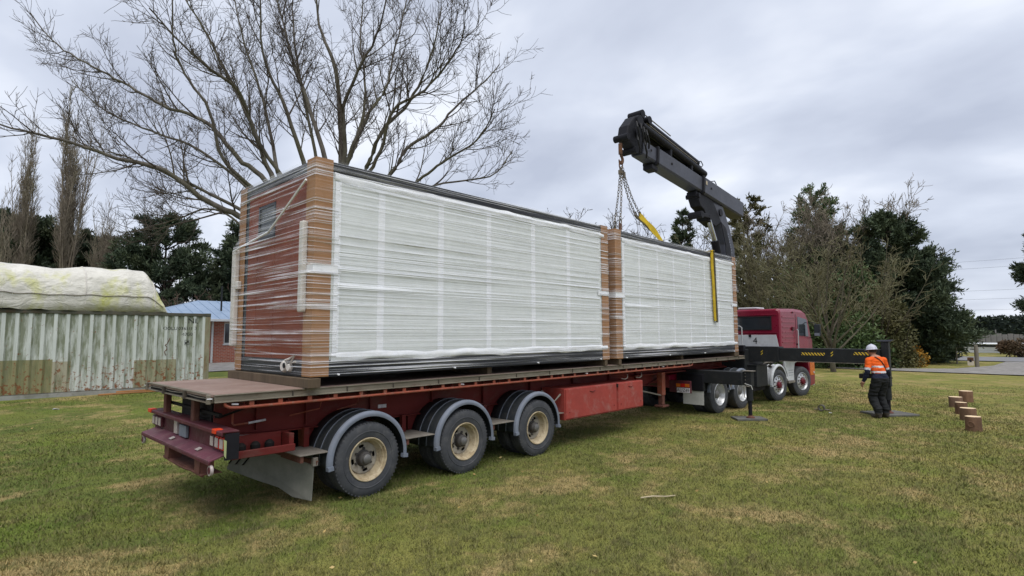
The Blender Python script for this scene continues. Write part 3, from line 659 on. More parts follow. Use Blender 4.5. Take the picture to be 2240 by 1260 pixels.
for x in (8.05, 8.62): MB().tube([(x, 0.10, 1.14), (x + .12, 0.08, 1.125), (x + .2, 0.08, 1.15), (x + .24, 0.10, 1.22)], 0.010, 6).build('tie_hook', M_PLATE, T)

# ------------------------------------------------------------------ bearers and the two wrapped building modules
PY0, PY1, PZ0, PZ1 = -0.014, 2.353, 1.556, 4.26
def bearer(x, wd, label, y0=-0.05, y1=2.45):
    o = MB().box(-wd / 2, wd / 2, y0, y1, 0.0, PZ0 - ZD - 0.001).build('timber_bearer', M_WOOD, bev=0.006); o.location = (x, 0, ZD + .0005)
    tag(o, label, 'timber', 'timber bearers under the wrapped modules')
bearer(1.12, 0.16, 'brown timber bearer on the deck under the terracotta end wall', -0.09)
bearer(7.33, 0.09, 'timber bearer under the cardboard corner at the front of the larger looking module', -0.02)
bearer(7.84, 0.09, 'timber bearer under the cardboard corner at the rear of the second module', -0.02)
bearer(13.86, 0.30, 'timber bearer at the cab end of the trailer deck', -0.02)
bearer(4.2, 0.10, 'timber bearer in the dark gap below the middle of the rear module', 0.10)
bearer(10.8, 0.10, 'timber bearer in the dark gap below the middle of the front module', 0.10)

def pod(name, x0, x1, seams, label, rear_wall, first):
    P = empty(name, (x0, 0, PZ0)); tag(P, label, 'building module', 'wrapped building modules on the trailer')
    loc = Vector((x0, 0, PZ0)); ln = x1 - x0; H = PZ1 - PZ0; W0, W1 = PY0, PY1
    def part(mb, nm, mat, bev=0.0, smooth=None, parent=None):
        return mb.build(nm, mat, parent or P, bev=bev, smooth=smooth)
    fr = MB()
    for y in (W0, W1 - .12): fr.box(0.0, ln, y, y + .12, 0.0, .205)
    for x in (0.0, ln - .12): fr.box(x, x + .12, W0 + .121, W1 - .121, 0.0, .205)
    part(fr, 'floor_frame', M_FRAMEBLK, 0.01)
    fr = MB()
    for y in (W0, W1 - .12): fr.box(0.0, ln, y, y + .12, H - .125, H)
    for x in (0.0, ln - .12): fr.box(x, x + .12, W0 + .121, W1 - .121, H - .125, H)
    part(fr, 'roof_frame', M_FRAMEBLK, 0.01)
    for x in (0.0, ln - .12):
        for y in (W0, W1 - .12): part(MB().box(x, x + .12, y, y + .12, .206, H - .126), 'corner_post', M_FRAMEBLK, 0.008)
    part(MB().box(.121, ln - .121, W0 + .121, W1 - .121, .206, .25), 'floor', M_FRAMEBLK)
    part(MB().box(.05, ln - .05, W0 + .05, W1 - .05, H + .001, H + .016), 'roof_sheet', M_PANEL)
    # near and far walls: a row of separate white panels with taped seams
    xs = [0.121] + [s - x0 for s in seams] + [ln - .121]
    for y, out_ in ((W0 + .006, -1), (W1 - .046, 1)):
        for a, b in zip(xs[:-1], xs[1:]):
            part(MB().box(a + .006, b - .006, y, y + .04, .21, H - .13), 'wall_panel', M_PANEL, 0.006)
        yy = y - .004 if out_ < 0 else y + .041
        for s in xs[1:-1]:
            wdt = 0.052 if out_ < 0 else 0.05
            part(MB().box(s - wdt, s + wdt * (1.0 if first else .2), yy, yy + .003, .24, H - .21), 'seam_tape', M_TAPE)
    # padded white band along the top, the foot and the rear edge of the near wall
    def band(a, b, z0, z1, nm):
        rs = random.Random(int(a * 100 + z0 * 77)); nu = max(8, int((b - a) * 9))
        ph = [rs.random() * 6 for _ in range(4)]
        mb = MB().grid(lambda u, v: (a + (b - a) * u, W0 - .0015 - .014 * math.sin(math.pi * v) * (1 + .5 * math.sin(u * 31 + ph[0])), z0 + (z1 - z0) * v + .014 * math.sin(u * 23 + ph[1]) * (1 if v > .9 or v < .1 else .3) + .007 * math.sin(u * 71 + ph[2])), nu, 6)
        part(mb, nm, M_TAPE, smooth=True)
    band(.25, ln - .13, H - .245, H - .145, 'edge_padding'); band(.25, ln - .05, .20, .30, 'edge_padding')
    part(MB().box(.262, .345, W0 - .006, W0 - .002, .30, H - .245), 'edge_tape', M_TAPE)
    # end walls
    for xw, sg in ((0.012, 1), (ln - .052, -1)):
        if sg == 1 and rear_wall:
            for a, b, z0, z1 in ((W0 + .125, 1.145, .21, H - .13), (1.155, 1.72, .21, 1.86), (1.155, 1.72, 2.36, H - .13), (1.73, 2.06, .21, H - .13)):
                part(MB().box(xw, xw + .04, a, b, z0, z1), 'cladding_board', M_TERRA, 0.003)
            wn = part(MB().box(xw + .012, xw + .035, 1.155, 1.72, 1.862, 2.358), 'window', M_WINGREY)
            f4 = MB().box(xw - .004, xw + .0115, 1.158, 1.20, 1.866, 2.354).box(xw - .004, xw + .0115, 1.675, 1.717, 1.866, 2.354).box(xw - .004, xw + .0115, 1.201, 1.674, 1.866, 1.90).box(xw - .004, xw + .0115, 1.201, 1.674, 2.32, 2.354)
            part(f4, 'window_frame', M_FRAMEBLK, 0.003, parent=wn)
            part(MB().box(xw - .004, xw + .036, 2.07, W1 - .125, .21, H - .13), 'door_panel', M_WINGREY, 0.004)
            for zc, rr in ((.12, .075),):
                vb = part(MB().lathe([(-.055, .0), (-.055, rr * .75), (-.03, rr), (-.002, rr)], (0.0, 0.66, zc), 'x', 20), 'vent_hose', M_FOAM, smooth=40)
                part(MB().lathe([(-.062, .0), (-.062, rr * .42), (-.056, rr * .5)], (0.0, 0.60, zc + .015), 'x', 14), 'hose_end', M_CRANED, smooth=40, parent=vb)
                part(MB().lathe([(-.045, .0), (-.045, rr * .55), (-.02, rr * .7), (-.002, rr * .7)], (0.0, 0.52, zc - .01), 'x', 16), 'hose_end', M_FOAM, smooth=40, parent=vb)
            part(MB().tube([(-.03, .62, .2), (-.035, .5, .22), (-.03, .36, .27), (-.03, .48, .16), (-.03, .34, .19)], .014, 6), 'cable_bundle', M_FOAM)
        else:
            part(MB().box(xw, xw + .04, W0 + .121, W1 - .121, .21, H - .13), 'cladding_board', M_TERRA)
    # cardboard corner protectors: two flaps folded round each corner
    cw, th = (0.235, .007)
    for cx, sx in ((0.0, 1), (ln, -1)):
        for cy, sy in ((W0, 1), (W1, -1)):
            ox, oy = cx - sx * .011, cy - sy * .011
            o = MB().prism([(ox, oy), (ox + sx * cw, oy), (ox + sx * cw, oy + sy * th), (ox + sx * th, oy + sy * th), (ox + sx * th, oy + sy * cw), (ox, oy + sy * cw)], 'z', 0.012, H + .012)
            part(o, 'corner_cardboard', M_CARD, 0.003)
            part(MB().box(ox, ox + sx * cw, oy, oy + sy * cw, H + .0125, H + .019), 'cardboard_cap', M_CARD)
    # white tape straps over the corners at mid height
    zt = 1.34
    for cx, sx in ((0.0, 1), (ln, -1)):
        part(MB().box(cx - sx * .015, cx + sx * .36, W0 - .0185, W0 - .0125, zt - .05, zt + .045), 'corner_tape', M_TAPE, 0.002)
        part(MB().box(cx - sx * .0185, cx - sx * .0125, W0 - .0125, W0 + .30, zt - .05, zt + .045), 'corner_tape', M_TAPE, 0.002)
    if rear_wall:
        part(MB().box(-.085, -.013, 0.13, 0.235, .80, 1.935), 'foam_strip', M_FOAM, 0.018)
        part(MB().box(-.085, -.013, 2.30, 2.43, .36, 1.80), 'foam_strip', M_FOAM, 0.018)
        part(MB().box(-.075, -.013, 2.20, 2.298, 1.20, 1.32), 'foam_strip', M_FOAM, 0.015)
        part(MB().tube([(-.05, 0.15, H - .25), (-.06, .66, H - .52), (-.06, 1.2, H - .78), (-.08, 2.36, 1.78)], .016, 6), 'film_rope', M_TAPE, smooth=40)
    for s in np.linspace(.35, ln - .3, 4):
        part(MB().cyl((s, W0 + .02, .03), (s, W0 - .035, .03), .012, n=8), 'frame_plug', M_TAPE)
    # film: a loose skin round the four sides and over the roof edge
    pads = .024; X0, X1, Y0, Y1 = -pads, ln + pads, W0 - pads, W1 + pads
    per = []
    def seg(p, q, n):
        for i in range(n): per.append((p[0] + (q[0] - p[0]) * i / n, p[1] + (q[1] - p[1]) * i / n))
    cc = .02
    seg((X0, Y0 + cc), (X0 + cc, Y0), 1); seg((X0 + cc, Y0), (X1 - cc, Y0), 60); seg((X1 - cc, Y0), (X1, Y0 + cc), 1); seg((X1, Y0 + cc), (X1, Y1 - cc), 24)
    seg((X1, Y1 - cc), (X1 - cc, Y1), 1); seg((X1 - cc, Y1), (X0 + cc, Y1), 60); seg((X0 + cc, Y1), (X0, Y1 - cc), 1); seg((X0, Y1 - cc), (X0, Y0 + cc), 24)
    nz = 190; mb = MB(); npp = len(per); prow = [random.Random(j * 7 + int(x0 * 10)).uniform(-1, 1) for j in range(nz + 1)]
    for j in range(nz + 1):
        z = .03 + (H + .02 - .03) * j / nz
        for i, (px, py) in enumerate(per):
            k_ = .005 * mnoise.noise(Vector((px * .4, py * .4, z * 9))) + .0035 * mnoise.noise(Vector((px * .35, py * .6, z * 34))) + .0007 * prow[j]
            nx = -1 if px < X0 + .001 else (1 if px > X1 - .001 else 0); ny = -1 if py < Y0 + .001 else (1 if py > Y1 - .001 else 0)
            if rear_wall and nx == -1: k_ += .075 * max(0, min(1, (z - .3) / .1)) * max(0, min(1, (1.95 - z) / .12)) * (1 if True else 0)
            mb.v.append((px + nx * k_, py + ny * k_, z))
    for j in range(nz):
        for i in range(npp):
            mb.f.append((j * npp + i, j * npp + (i + 1) % npp, (j + 1) * npp + (i + 1) % npp, (j + 1) * npp + i)); a_, b_ = per[i], per[(i + 1) % npp]; zm = .03 + (H - .01) * (j + .5) / nz
            mb.mi.append(1 if (abs(a_[1] - b_[1]) < 1e-6 and min(a_[0], b_[0]) > .24 and max(a_[0], b_[0]) < ln - .22 and .24 < zm < H - .17) else 0)
    top = [(j_ + nz * npp) for j_ in range(npp)]
    b0 = len(mb.v)
    for i, (px, py) in enumerate(per):
        mb.v.append((min(max(px, X0 + .35), X1 - .35), min(max(py, Y0 + .35), Y1 - .35), H + .024))
    for i in range(npp): mb.f.append((top[i], top[(i + 1) % npp], b0 + (i + 1) % npp, b0 + i)); mb.mi.append(0)
    part(mb, 'stretch_wrap', [M_FILM, M_FILMS], smooth=True)
    return P
pod('wrapped_module', 1.111, 7.43, (2.065, 3.09, 4.075, 5.15, 6.14), 'film wrapped white module with terracotta end wall and window on the rear of the deck', True, True)
pod('wrapped_module', 7.718, 13.955, (8.7, 9.5, 10.27, 11.11, 11.95, 12.8), 'film wrapped white module nearest the cab with a yellow sling over its side', False, False)

# ------------------------------------------------------------------ the crane truck (local: x forward from the first drive axle, y left, right tyre face at y = 0)
TRK = empty('crane_truck', (12.29, -0.11, 0), R(-3.4)); tag(TRK, 'dark red crane truck with outriggers out, coupled to the trailer', 'truck')
def tp(mb, nm, mat, bev=0.0, smooth=None, parent=None): return mb.build(nm, mat, parent or TRK, bev=bev, smooth=smooth)
def wheel_drive(parent):
    Rr, rin, wd = 0.488, 0.288, 0.27
    w_ = empty('wheel', parent=parent)
    tyre_mb(Rr, wd, rin).build('tyre', M_TYRE, w_, smooth=35)
    t2 = tyre_mb(Rr, wd, rin).build('tyre', M_TYRE, w_, smooth=35); t2.location = (0, 0.33, 0)
    MB().lathe([(0.03, rin + .004), (0.004, rin + .005), (0.0, rin - .004), (0.02, rin - .014), (0.05, rin - .03), (0.12, rin - .042), (0.15, rin - .06), (0.155, rin - .085)], (0, 0, 0), 'y', 48).build('rim', M_SILVER, w_, smooth=40)
    d_ = disc_mb(0.08, rin - .08, lambda r: 0.153, True, 10, 0.165, 0.20, 0.085).build('rim_disc', M_SILVER, w_, smooth=40); d_.modifiers.new('t', 'SOLIDIFY').thickness = .01
    MB().lathe([(0.3, 0.05), (0.3, 0.22), (0.2, 0.22), (0.2, 0.05)], (0, 0, 0), 'y', 24).build('brake_drum', M_UNDER, w_)
    MB().lathe([(0.16, .12), (0.07, .11), (0.055, .09), (0.05, 0)], (0, 0, 0), 'y', 24).build('hub', M_HUBCAP, w_, smooth=40)
    return w_
def wheel_steer(parent):
    Rr, rin, wd = 0.488, 0.288, 0.29
    w_ = empty('wheel', parent=parent)
    tyre_mb(Rr, wd, rin).build('tyre', M_TYRE, w_, smooth=35)
    MB().lathe([(0.03, rin + .004), (0.004, rin + .005), (0.0, rin - .004), (0.02, rin - .014), (0.05, rin - .03), (0.06, rin - .045)], (0, 0, 0), 'y', 48).build('rim', M_SILVER, w_, smooth=40)
    d_ = disc_mb(0.09, rin - .03, lambda r: 0.010 + 0.30 * max(0, r - .16) ** 1.0 if r > .16 else 0.010, True, 10, 0.175, 0.225, 0.13).build('rim_disc', M_SILVER, w_, smooth=40); d_.modifiers.new('t', 'SOLIDIFY').thickness = .01
    MB().lathe([(0.25, 0.05), (0.25, 0.23), (0.09, 0.23), (0.09, 0.05)], (0, 0, 0), 'y', 24).build('brake_drum', M_UNDER, w_)
    MB().lathe([(0.05, .10), (-0.03, .098), (-0.05, .08), (-0.055, 0)], (0, 0, 0), 'y', 24).build('hub', M_HUBRED, w_, smooth=40)
    for k in range(10):
        t = 2 * math.pi * k / 10; p = (0.132 * math.cos(t), 0.012, 0.132 * math.sin(t)); MB().cyl(p, (p[0], -.03, p[2]), .015, .012, 6).build('wheel_nut', M_HUBRED, w_)
    return w_
TW = 2.49
wd_ = wheel_drive(TRK); wd_.location = (0.12, 0, .488)
for x, y, rz in ((1.44, 0, 0), (0.12, TW, math.pi), (1.44, TW, math.pi)):
    c = copy_tree(wd_, TRK); c.location = (x, y, .488); c.rotation_euler = (0, .6, rz)
ws_ = wheel_steer(TRK); ws_.location = (3.98, 0.02, .488); ws_.rotation_euler = (0, 0, R(-9))
for x, y, rz in ((5.92, 0.02, R(-13)), (3.98, TW - .02, math.pi - R(9)), (5.92, TW - .02, math.pi - R(13))):
    c = copy_tree(ws_, TRK); c.location = (x, y, .488); c.rotation_euler = (0, .3, rz)
for x in (0.12, 1.44, 3.98, 5.92): tp(MB().cyl((x, .3, .488), (x, TW - .3, .488), .07, n=12), 'axle', M_UNDER)
for y in (.82, 1.60): tp(MB().box(-1.15, 6.6, y, y + .07, .74, 1.02), 'chassis_rail', M_CAB, .008)
tp(MB().box(-1.18, -1.12, .70, 1.80, .70, 1.0), 'rear_crossmember', M_CAB, .01)
tp(MB().box(-.15, 1.65, .55, 1.95, 1.025, 1.075), 'fifth_wheel', M_UNDER, .02)
tp(MB().box(2.2, 6.3, .90, 1.59, .5, .98), 'driveline', M_UNDER, .03)
# rear corner: light cluster, number plate, flap
lc = tp(MB().box(-1.19, -1.14, .10, .70, .60, .90), 'tail_panel', M_BUMP, .008)
for j, y in enumerate((.13, .255, .38)): tp(MB().box(-1.205, -1.191, y, y + .115, .745, .83), 'tail_lamp', M_LENSO if j != 1 else M_LENSR, .004, parent=lc)
np_ = tp(MB().box(-1.203, -1.191, .12, .48, .605, .725), 'number_plate', M_STICK, .004)
me = text_mesh('AUZ49', .115); me.transform(Matrix.Translation((-1.2045, .30, .665)) @ Matrix(((0, 0, -1, 0), (-1, 0, 0, 0), (0, 1, 0, 0), (0, 0, 0, 1)))); me.materials.append(M_INK)
link('plate_lettering', me, np_)
tp(MB().box(-.70, -.69, .02, .60, .27, .62), 'mudflap', M_FLAPW, .002)
tp(MB().box(-.72, -.60, .02, .62, .6205, 1.05), 'flap_bracket', M_CRANED, .01)
for x in (.12, 1.44):
    fender(x, -.01, .52, .585, .64, R(8), R(172), (M_FEND, M_FENDB), TRK)
    fender(x, TW + .01, .52, .585, .64, R(8), R(172), (M_FEND, M_FENDB), TRK, flip=-1)
tp(MB().tube([(.72, .06, .50), (.72, .05, .72), (.76, .04, .80)], .02, 8), 'air_hose', M_FLAPW)
tp(MB().tube([(.86, .06, .60), (.86, .05, .78)], .03, 8), 'air_canister', M_PLATE)
# near rear stabiliser
def leg(x, y, top, zbox, nm='stabiliser_leg'):
    g = tp(MB().box(x - .085, x + .085, y - .085, y + .085, zbox, top), nm, M_BLACK, .012)
    tp(MB().cyl((x, y, zbox - .34), (x, y, zbox + .02), .078, n=16), 'cylinder_tube', M_BLACK, smooth=40, parent=g)
    tp(MB().cyl((x, y, .085), (x, y, zbox - .33), .045, n=14), 'cylinder_rod', M_CRANED, smooth=40, parent=g)
    tp(MB().lathe([(.0, .0), (0.0, .10), (.02, .10), (.045, .05), (.07, .05), (.07, 0)], (x, y, .052), 'z', 20), 'leg_shoe', M_RUST, smooth=40, parent=g)
    return g
s1 = tp(MB().box(-.66, -.34, -.955, .80, .83, 1.150), 'stabiliser_beam', M_BLACK, .012)
g1 = leg(-.46, -1.05, 1.165, .80)
for z in (.88, .96, 1.04, 1.12): tp(MB().cyl((-.545, -.99, z), (-.55, -1.0, z), .012, n=8), 'bolt', M_PLATE, parent=g1)
tp(MB().tube([(-.56, -1.12, .80), (-.58, -1.02, .82), (-.60, -.98, .79), (-.60, -.98, .56), (-.585, -1.0, .53)], .011, 6), 'hose', M_PLATE, parent=g1)
tp(MB().tube([(-.56, -.98, .87), (-.57, -1.14, .83), (-.56, -1.17, .74)], .010, 6), 'hose', M_FLAPW, parent=g1)
tp(MB().box(-.57, -.35, -1.17, -.93, 1.166, 1.182), 'leg_cap', M_PLATE, parent=g1)
# long front outrigger
tp(MB().box(2.58, 3.00, -.55, 1.6, 1.26, 1.70), 'outrigger_sleeve', M_BLACK, .012)
s2 = tp(MB().box(2.64, 2.95, -3.03, -.545, 1.30, 1.665), 'outrigger_beam', M_BLACK, .010)
g2 = leg(2.86, -3.13, 1.86, .72, 'outrigger_leg')
tp(MB().prism([(-3.28, 1.862), (-2.99, 1.862), (-2.95, 1.90), (-3.34, 1.91)], 'x', 2.75, 2.97), 'leg_head', M_CRANE, .006, parent=g2)
tp(MB().box(2.70, 2.77, -3.24, -3.10, 1.0, 1.25), 'valve_block', M_CRANED, .01, parent=g2)
tp(MB().tube([(2.77, -3.05, .95), (2.68, -3.06, .96), (2.66, -3.30, .955)], .012, 6), 'lever', M_CRANED, parent=g2)
def stripes_mat():
    k = NT('hazard_stripe'); v = k.coord('Object', (1, 1, 1), (R(40), 0, 0)); wv = k.n('ShaderNodeTexWave'); wv.wave_type = 'BANDS'; wv.bands_direction = 'Y'; wv.inputs['Scale'].default_value = 5.2; wv.inputs['Distortion'].default_value = 0
    k.l(v, wv.inputs['Vector']); c = k.ramp(wv.outputs['Fac'], [(0.5, (.018, .018, .02)), (0.51, (.70, .46, .03))], 'CONSTANT'); k.set(color=c, rough=.5); return k.m
M_HAZ = stripes_mat()
for y0, y1, z0 in ((-.54 - .62, -.54 - 1.22, 1.475), (-.54 - 1.92, -.54 - 2.42, 1.51)):
    tp(MB().box(2.637, 2.6395, y1, y0, z0, z0 + .075), 'hazard_stripe', M_HAZ, parent=s2)
for y0 in (-.06, -.54 - .75 - .62):
    for dz in (0, .07): tp(MB().prism([(y0, 1.45 + dz), (y0 - .055, 1.50 + dz), (y0 - .055, 1.53 + dz), (y0, 1.48 + dz)], 'x', (2.577 if y0 > -.5 else 2.637), (2.5795 if y0 > -.5 else 2.6395)), 'arrow_mark', plain('mark_yellow', (.7, .5, .05), None, 8, .5, bump=0), parent=s2)
tp(MB().box(2.60, 2.66, -3.0, -.56, 1.286, 1.2985), 'wear_strip', M_PLATE, parent=s2)
# boxes, steps and guards along the right side
bb = tp(MB().box(2.45, 3.20, .03, .60, .52, 1.14), 'battery_box', M_BLACK, .012)
tp(MB().box(2.43, 3.22, .01, .62, 1.1405, 1.165), 'box_lid', M_BLACK, .006, parent=bb)
tp(MB().box(2.35, 3.18, .10, .52, .40, .5195), 'box_tray', M_UNDER, .01)
f2 = fender(3.98, -.015, .52, .60, .50, R(15), R(182), (M_WHITE, M_WHITE), TRK)
fender(3.98, TW + .015, .52, .60, .50, R(15), R(182), (M_WHITE, M_WHITE), TRK, flip=-1)
sp_ = tp(MB().prism([(4.46, 1.02), (4.62, .80), (4.66, .58), (5.16, .58), (5.16, .86), (5.25, 1.12), (5.9, 1.22), (5.9, 1.28), (4.40, 1.28)], 'y', .0, .06), 'side_skirt', M_WHITE, .008)
for z in (.74, .82, .90): tp(MB().box(4.72, 5.10, -.006, -.001, z, z + .012), 'skirt_groove', M_FEND, parent=sp_)
tp(MB().box(4.66, 5.16, -.03, .25, .50, .5795), 'cab_step', M_PLATE, .01)
tp(MB().prism([(6.52, .30), (6.98, .34), (7.02, .62), (6.98, 1.22), (6.36, 1.22), (6.50, .86)], 'y', .0, .55), 'bumper_corner', M_CAB, .02)
tp(MB().box(6.62, 7.05, .02, TW - .02, .30, .64), 'front_bumper', M_WHITE, .03)
hl = tp(MB().box(6.56, 6.97, -.012, -.002, .66, 1.12), 'corner_lamp', M_LENSO, .02)
tp(MB().lathe([(-.02, 0), (-.02, .035), (0, .045)], (6.88, -.012, .74), 'y', 16), 'indicator', M_LENSW, smooth=40)
# cab: shell as a lofted box with a raked front and a rounded roof edge
CX0, CX1, CZ0, CZ1 = 4.22, 6.98, 1.22, 2.90
def cab_ring(x, z0, z1, ins):
    y0, y1 = .0 + ins, TW - ins; c_ = .10
    return [(x, y0, z0), (x, y0, z1 - c_), (x, y0 + .03, z1 - c_ * .35), (x, y0 + .10, z1), (x, y1 - .10, z1), (x, y1 - .03, z1 - c_ * .35), (x, y1, z1 - c_), (x, y1, z0)]
rings = [cab_ring(4.22, CZ0, 2.82, .03), cab_ring(4.26, CZ0, 2.87, .0), cab_ring(5.55, CZ0, 2.90, .0), cab_ring(6.10, CZ0, 2.88, .0), cab_ring(6.40, CZ0, 2.80, .01), cab_ring(6.62, CZ0, 2.62, .02), cab_ring(6.84, CZ0, 2.06, .02), cab_ring(6.98, CZ0, 1.92, .03), cab_ring(7.0, CZ0, 1.5, .05)]
mb = MB(); n8 = 8
for rg in rings: mb.v += rg
for i in range(len(rings) - 1):
    for j in range(n8): mb.f.append((i * n8 + j, i * n8 + (j + 1) % n8, (i + 1) * n8 + (j + 1) % n8, (i + 1) * n8 + j))
mb.f.append(tuple(range(n8))); mb.f.append(tuple(range((len(rings) - 1) * n8, len(rings) * n8))); mb.mi = [0] * len(mb.f)
cab = tp(mb, 'cab', M_CAB, .02)
rw = tp(MB().box(4.205, 4.2185, .30, 2.05, 2.23, 2.60), 'rear_window', M_DKGLASS, .0, parent=cab)
def surround(mb, x0, x1, y0, y1, z0, z1, t):
    return mb.box(x0, x1, y0 - t, y0, z0 - t, z1 + t).box(x0, x1, y1, y1 + t, z0 - t, z1 + t).box(x0, x1, y0, y1, z0 - t, z0).box(x0, x1, y0, y1, z1, z1 + t)
tp(surround(MB(), 4.196, 4.2185, .30, 2.05, 2.23, 2.60, .035), 'window_seal', M_BLACK, .004, parent=cab)
tp(MB().box(4.20, 4.2185, .10, 2.35, 2.665, 2.69), 'roof_gutter', M_CAB, .004, parent=cab)
tp(MB().box(4.20, 4.2185, .10, 2.35, 2.10, 2.12), 'back_rib', M_CAB, .004, parent=cab)
wp = tp(MB().prism([(.06, 1.66), (.13, 2.04), (1.75, 2.04), (1.85, 1.66)], 'x', 4.192, 4.204), 'fleet_panel', M_WHITE, .004)
for ch, yy in (('4', .80), ('6', 1.42)):
    me = text_mesh(ch, .30); me.transform(Matrix.Translation((4.1895, yy, 1.84)) @ Matrix(((0, 0, -1, 0), (-1, 0, 0, 0), (0, 1, 0, 0), (0, 0, 0, 1)))); me.materials.append(M_INK); link('fleet_number', me, wp)
tp(MB().box(4.17, 4.1915, .92, 1.0, 1.97, 2.05), 'panel_latch', M_CRANED, .004, parent=wp)
tp(MB().box(4.10, 4.215, .10, 2.4, 1.23, 1.655), 'cab_back_skirt', M_UNDER, .01, parent=cab)
for z in (1.62, 1.78, 1.94, 2.10, 2.26, 2.42, 2.58): tp(MB().box(4.34, 5.38, -.012, -.001, z, z + .05), 'side_rib', M_CAB, .005, parent=cab)
tp(MB().box(5.46, 5.475, -.006, -.001, 1.26, 2.72), 'door_gap', M_UNDER, parent=cab)
tp(MB().prism([(5.62, 2.02), (6.55, 1.98), (6.42, 2.56), (5.62, 2.64)], 'y', -.010, -.001), 'door_window', M_DKGLASS, 0, parent=cab)
tp(MB().box(5.50, 5.58, -.03, -.001, 1.70, 1.75), 'door_handle', M_BLACK, .004, parent=cab)
tp(MB().tube([(5.44, -.04, 2.22), (5.46, -.07, 2.18), (5.46, -.07, 1.45), (5.44, -.03, 1.40)], .018, 8), 'grab_rail', M_SILVER, smooth=40, parent=cab)
tp(MB().box(5.10, 5.26, -.05, -.001, 2.18, 2.30), 'work_lamp', M_BUMP, .012, parent=cab)
tp(MB().box(5.18, 5.25, -.03, -.001, 2.74, 2.80), 'marker_lamp', M_BUMP, .008, parent=cab)
tp(MB().grid(lambda u, v: (6.60 + .245 * (1 - v) + .004 + .0, .12 + 2.25 * u, 2.07 + .53 * v), 6, 3), 'windscreen', M_DKGLASS, parent=cab)
tp(MB().box(4.75, 5.35, .95, 1.60, 2.905, 2.965), 'roof_hatch', M_WHITE, .02, parent=cab)
for y, s_ in ((-.26, 1), (TW + .26, -1)):
    mr = tp(MB().box(6.62, 6.74, y - .10, y + .10, 1.98, 2.40), 'mirror', M_BLACK, .03)
    tp(MB().box(6.61, 6.6195, y - .08, y + .08, 2.12, 2.37), 'mirror_glass', M_DKGLASS, parent=mr); tp(MB().box(6.61, 6.6195, y - .08, y + .08, 2.0, 2.10), 'mirror_glass', M_FEND, parent=mr)
    tp(MB().tube([(6.68, y, 2.38), (6.66, y + s_ * .12, 2.46), (6.62, y + s_ * .28, 2.44)], .014, 6).tube([(6.68, y, 2.0), (6.70, y + s_ * .12, 1.94), (6.74, y + s_ * .28, 1.93)], .014, 6), 'mirror_arm', M_BLACK, smooth=40, parent=mr)
tp(MB().prism([(4.45, 1.30), (5.35, 1.30), (5.25, 1.44), (4.75, 1.52)], 'y', -.25, -.02), 'side_locker', M_WHITE, .01)
# crane base, controls, hand rail
cb = tp(MB().box(2.30, 3.55, .30, 2.20, 1.02, 1.62), 'crane_base', M_BLACK, .02)
tp(MB().box(2.45, 2.85, 1.15, 1.75, 1.62, 2.35), 'control_stand', M_CRANED, .02)
tp(MB().tube([(2.30, 1.6, 2.30), (2.30, .70, 2.30), (2.30, .42, 2.30), (2.30, .36, 2.26), (2.30, .36, 1.65)], .018, 8), 'hand_rail', M_SILVER, smooth=40)
tp(MB().beam((2.25, .70, 1.35), (2.25, .78, 2.02), .05, .07, (1, 0, 0)), 'control_lever', M_CRANED, .008)
tp(MB().beam((2.22, .78, 1.90), (2.28, 1.25, 2.55), .02, .02), 'antenna_stay', M_PLATE)
tp(MB().box(2.2, 2.34, .28, .46, 1.55, 1.74), 'control_box', M_CRANED, .012)
for k in range(7): tp(MB().tube([(2.9 + .1 * k, .1, 1.15 + .03 * (k % 3)), (3.2 + .1 * k, .0, 1.22 - .03 * (k % 2)), (3.7, .1 + .03 * k, 1.05)], .016, 6), 'hydraulic_hose', M_HOSE if k % 2 else M_PLATE, smooth=40)
# column and booms are laid out in world axes (X, Z) in the plane of the boom, then brought into the truck's frame
INV = Matrix.Rotation(R(3.4), 4, 'Z') @ Matrix.Translation((-12.29, .11, 0))
YB = 1.2
def cp(mb, nm, mat, bev=0.0, smooth=None, parent=None):
    mb.v = [tuple(INV @ Vector(p)) for p in mb.v]; return mb.build(nm, mat, parent or TRK, bev=bev, smooth=smooth)
col_ = cp(MB().lathe([(0, 0), (0, .42), (.25, .40), (.3, .30), (2.1, .24), (2.15, 0)], (15.35, YB, 1.55), 'z', 24), 'crane_column', M_CRANE, smooth=40)
def plate_beam(pts_l, pts_r, y0, y1):
    poly = pts_l + pts_r[::-1]; return MB().prism(poly, 'y', y0, y1)
main = cp(plate_beam([(15.30, 3.2), (15.85, 4.3), (15.80, 5.0), (15.50, 5.75), (15.00, 6.25)], [(15.85, 3.2), (16.55, 4.4), (16.60, 4.9), (16.25, 5.6), (15.75, 6.25)], YB - .18, YB + .18), 'main_boom', M_CRANE, .03)
cp(plate_beam([(15.32, 3.3), (15.87, 4.3), (15.82, 5.0), (15.52, 5.7)], [(15.60, 3.3), (16.20, 4.4), (16.22, 4.9), (15.90, 5.55)], YB - .195, YB - .181), 'boom_cheek', M_CRANED, parent=main)
cp(MB().cyl((15.75, YB - .10, 3.6), (15.22, YB - .10, 5.05), .13, n=16), 'cylinder_tube', M_CRANED, smooth=40, parent=main)
cp(MB().cyl((15.22, YB - .10, 5.05), (14.72, YB - .10, 5.80), .075, n=14), 'cylinder_rod', M_CHROME, smooth=40, parent=main)
for k in range(8): cp(MB().box(16.30 - .035 * k, 16.36 - .035 * k, YB - .1835, YB - .1805, 4.75 + .085 * k, 4.80 + .085 * k), 'boom_lettering', M_FEND, parent=main)
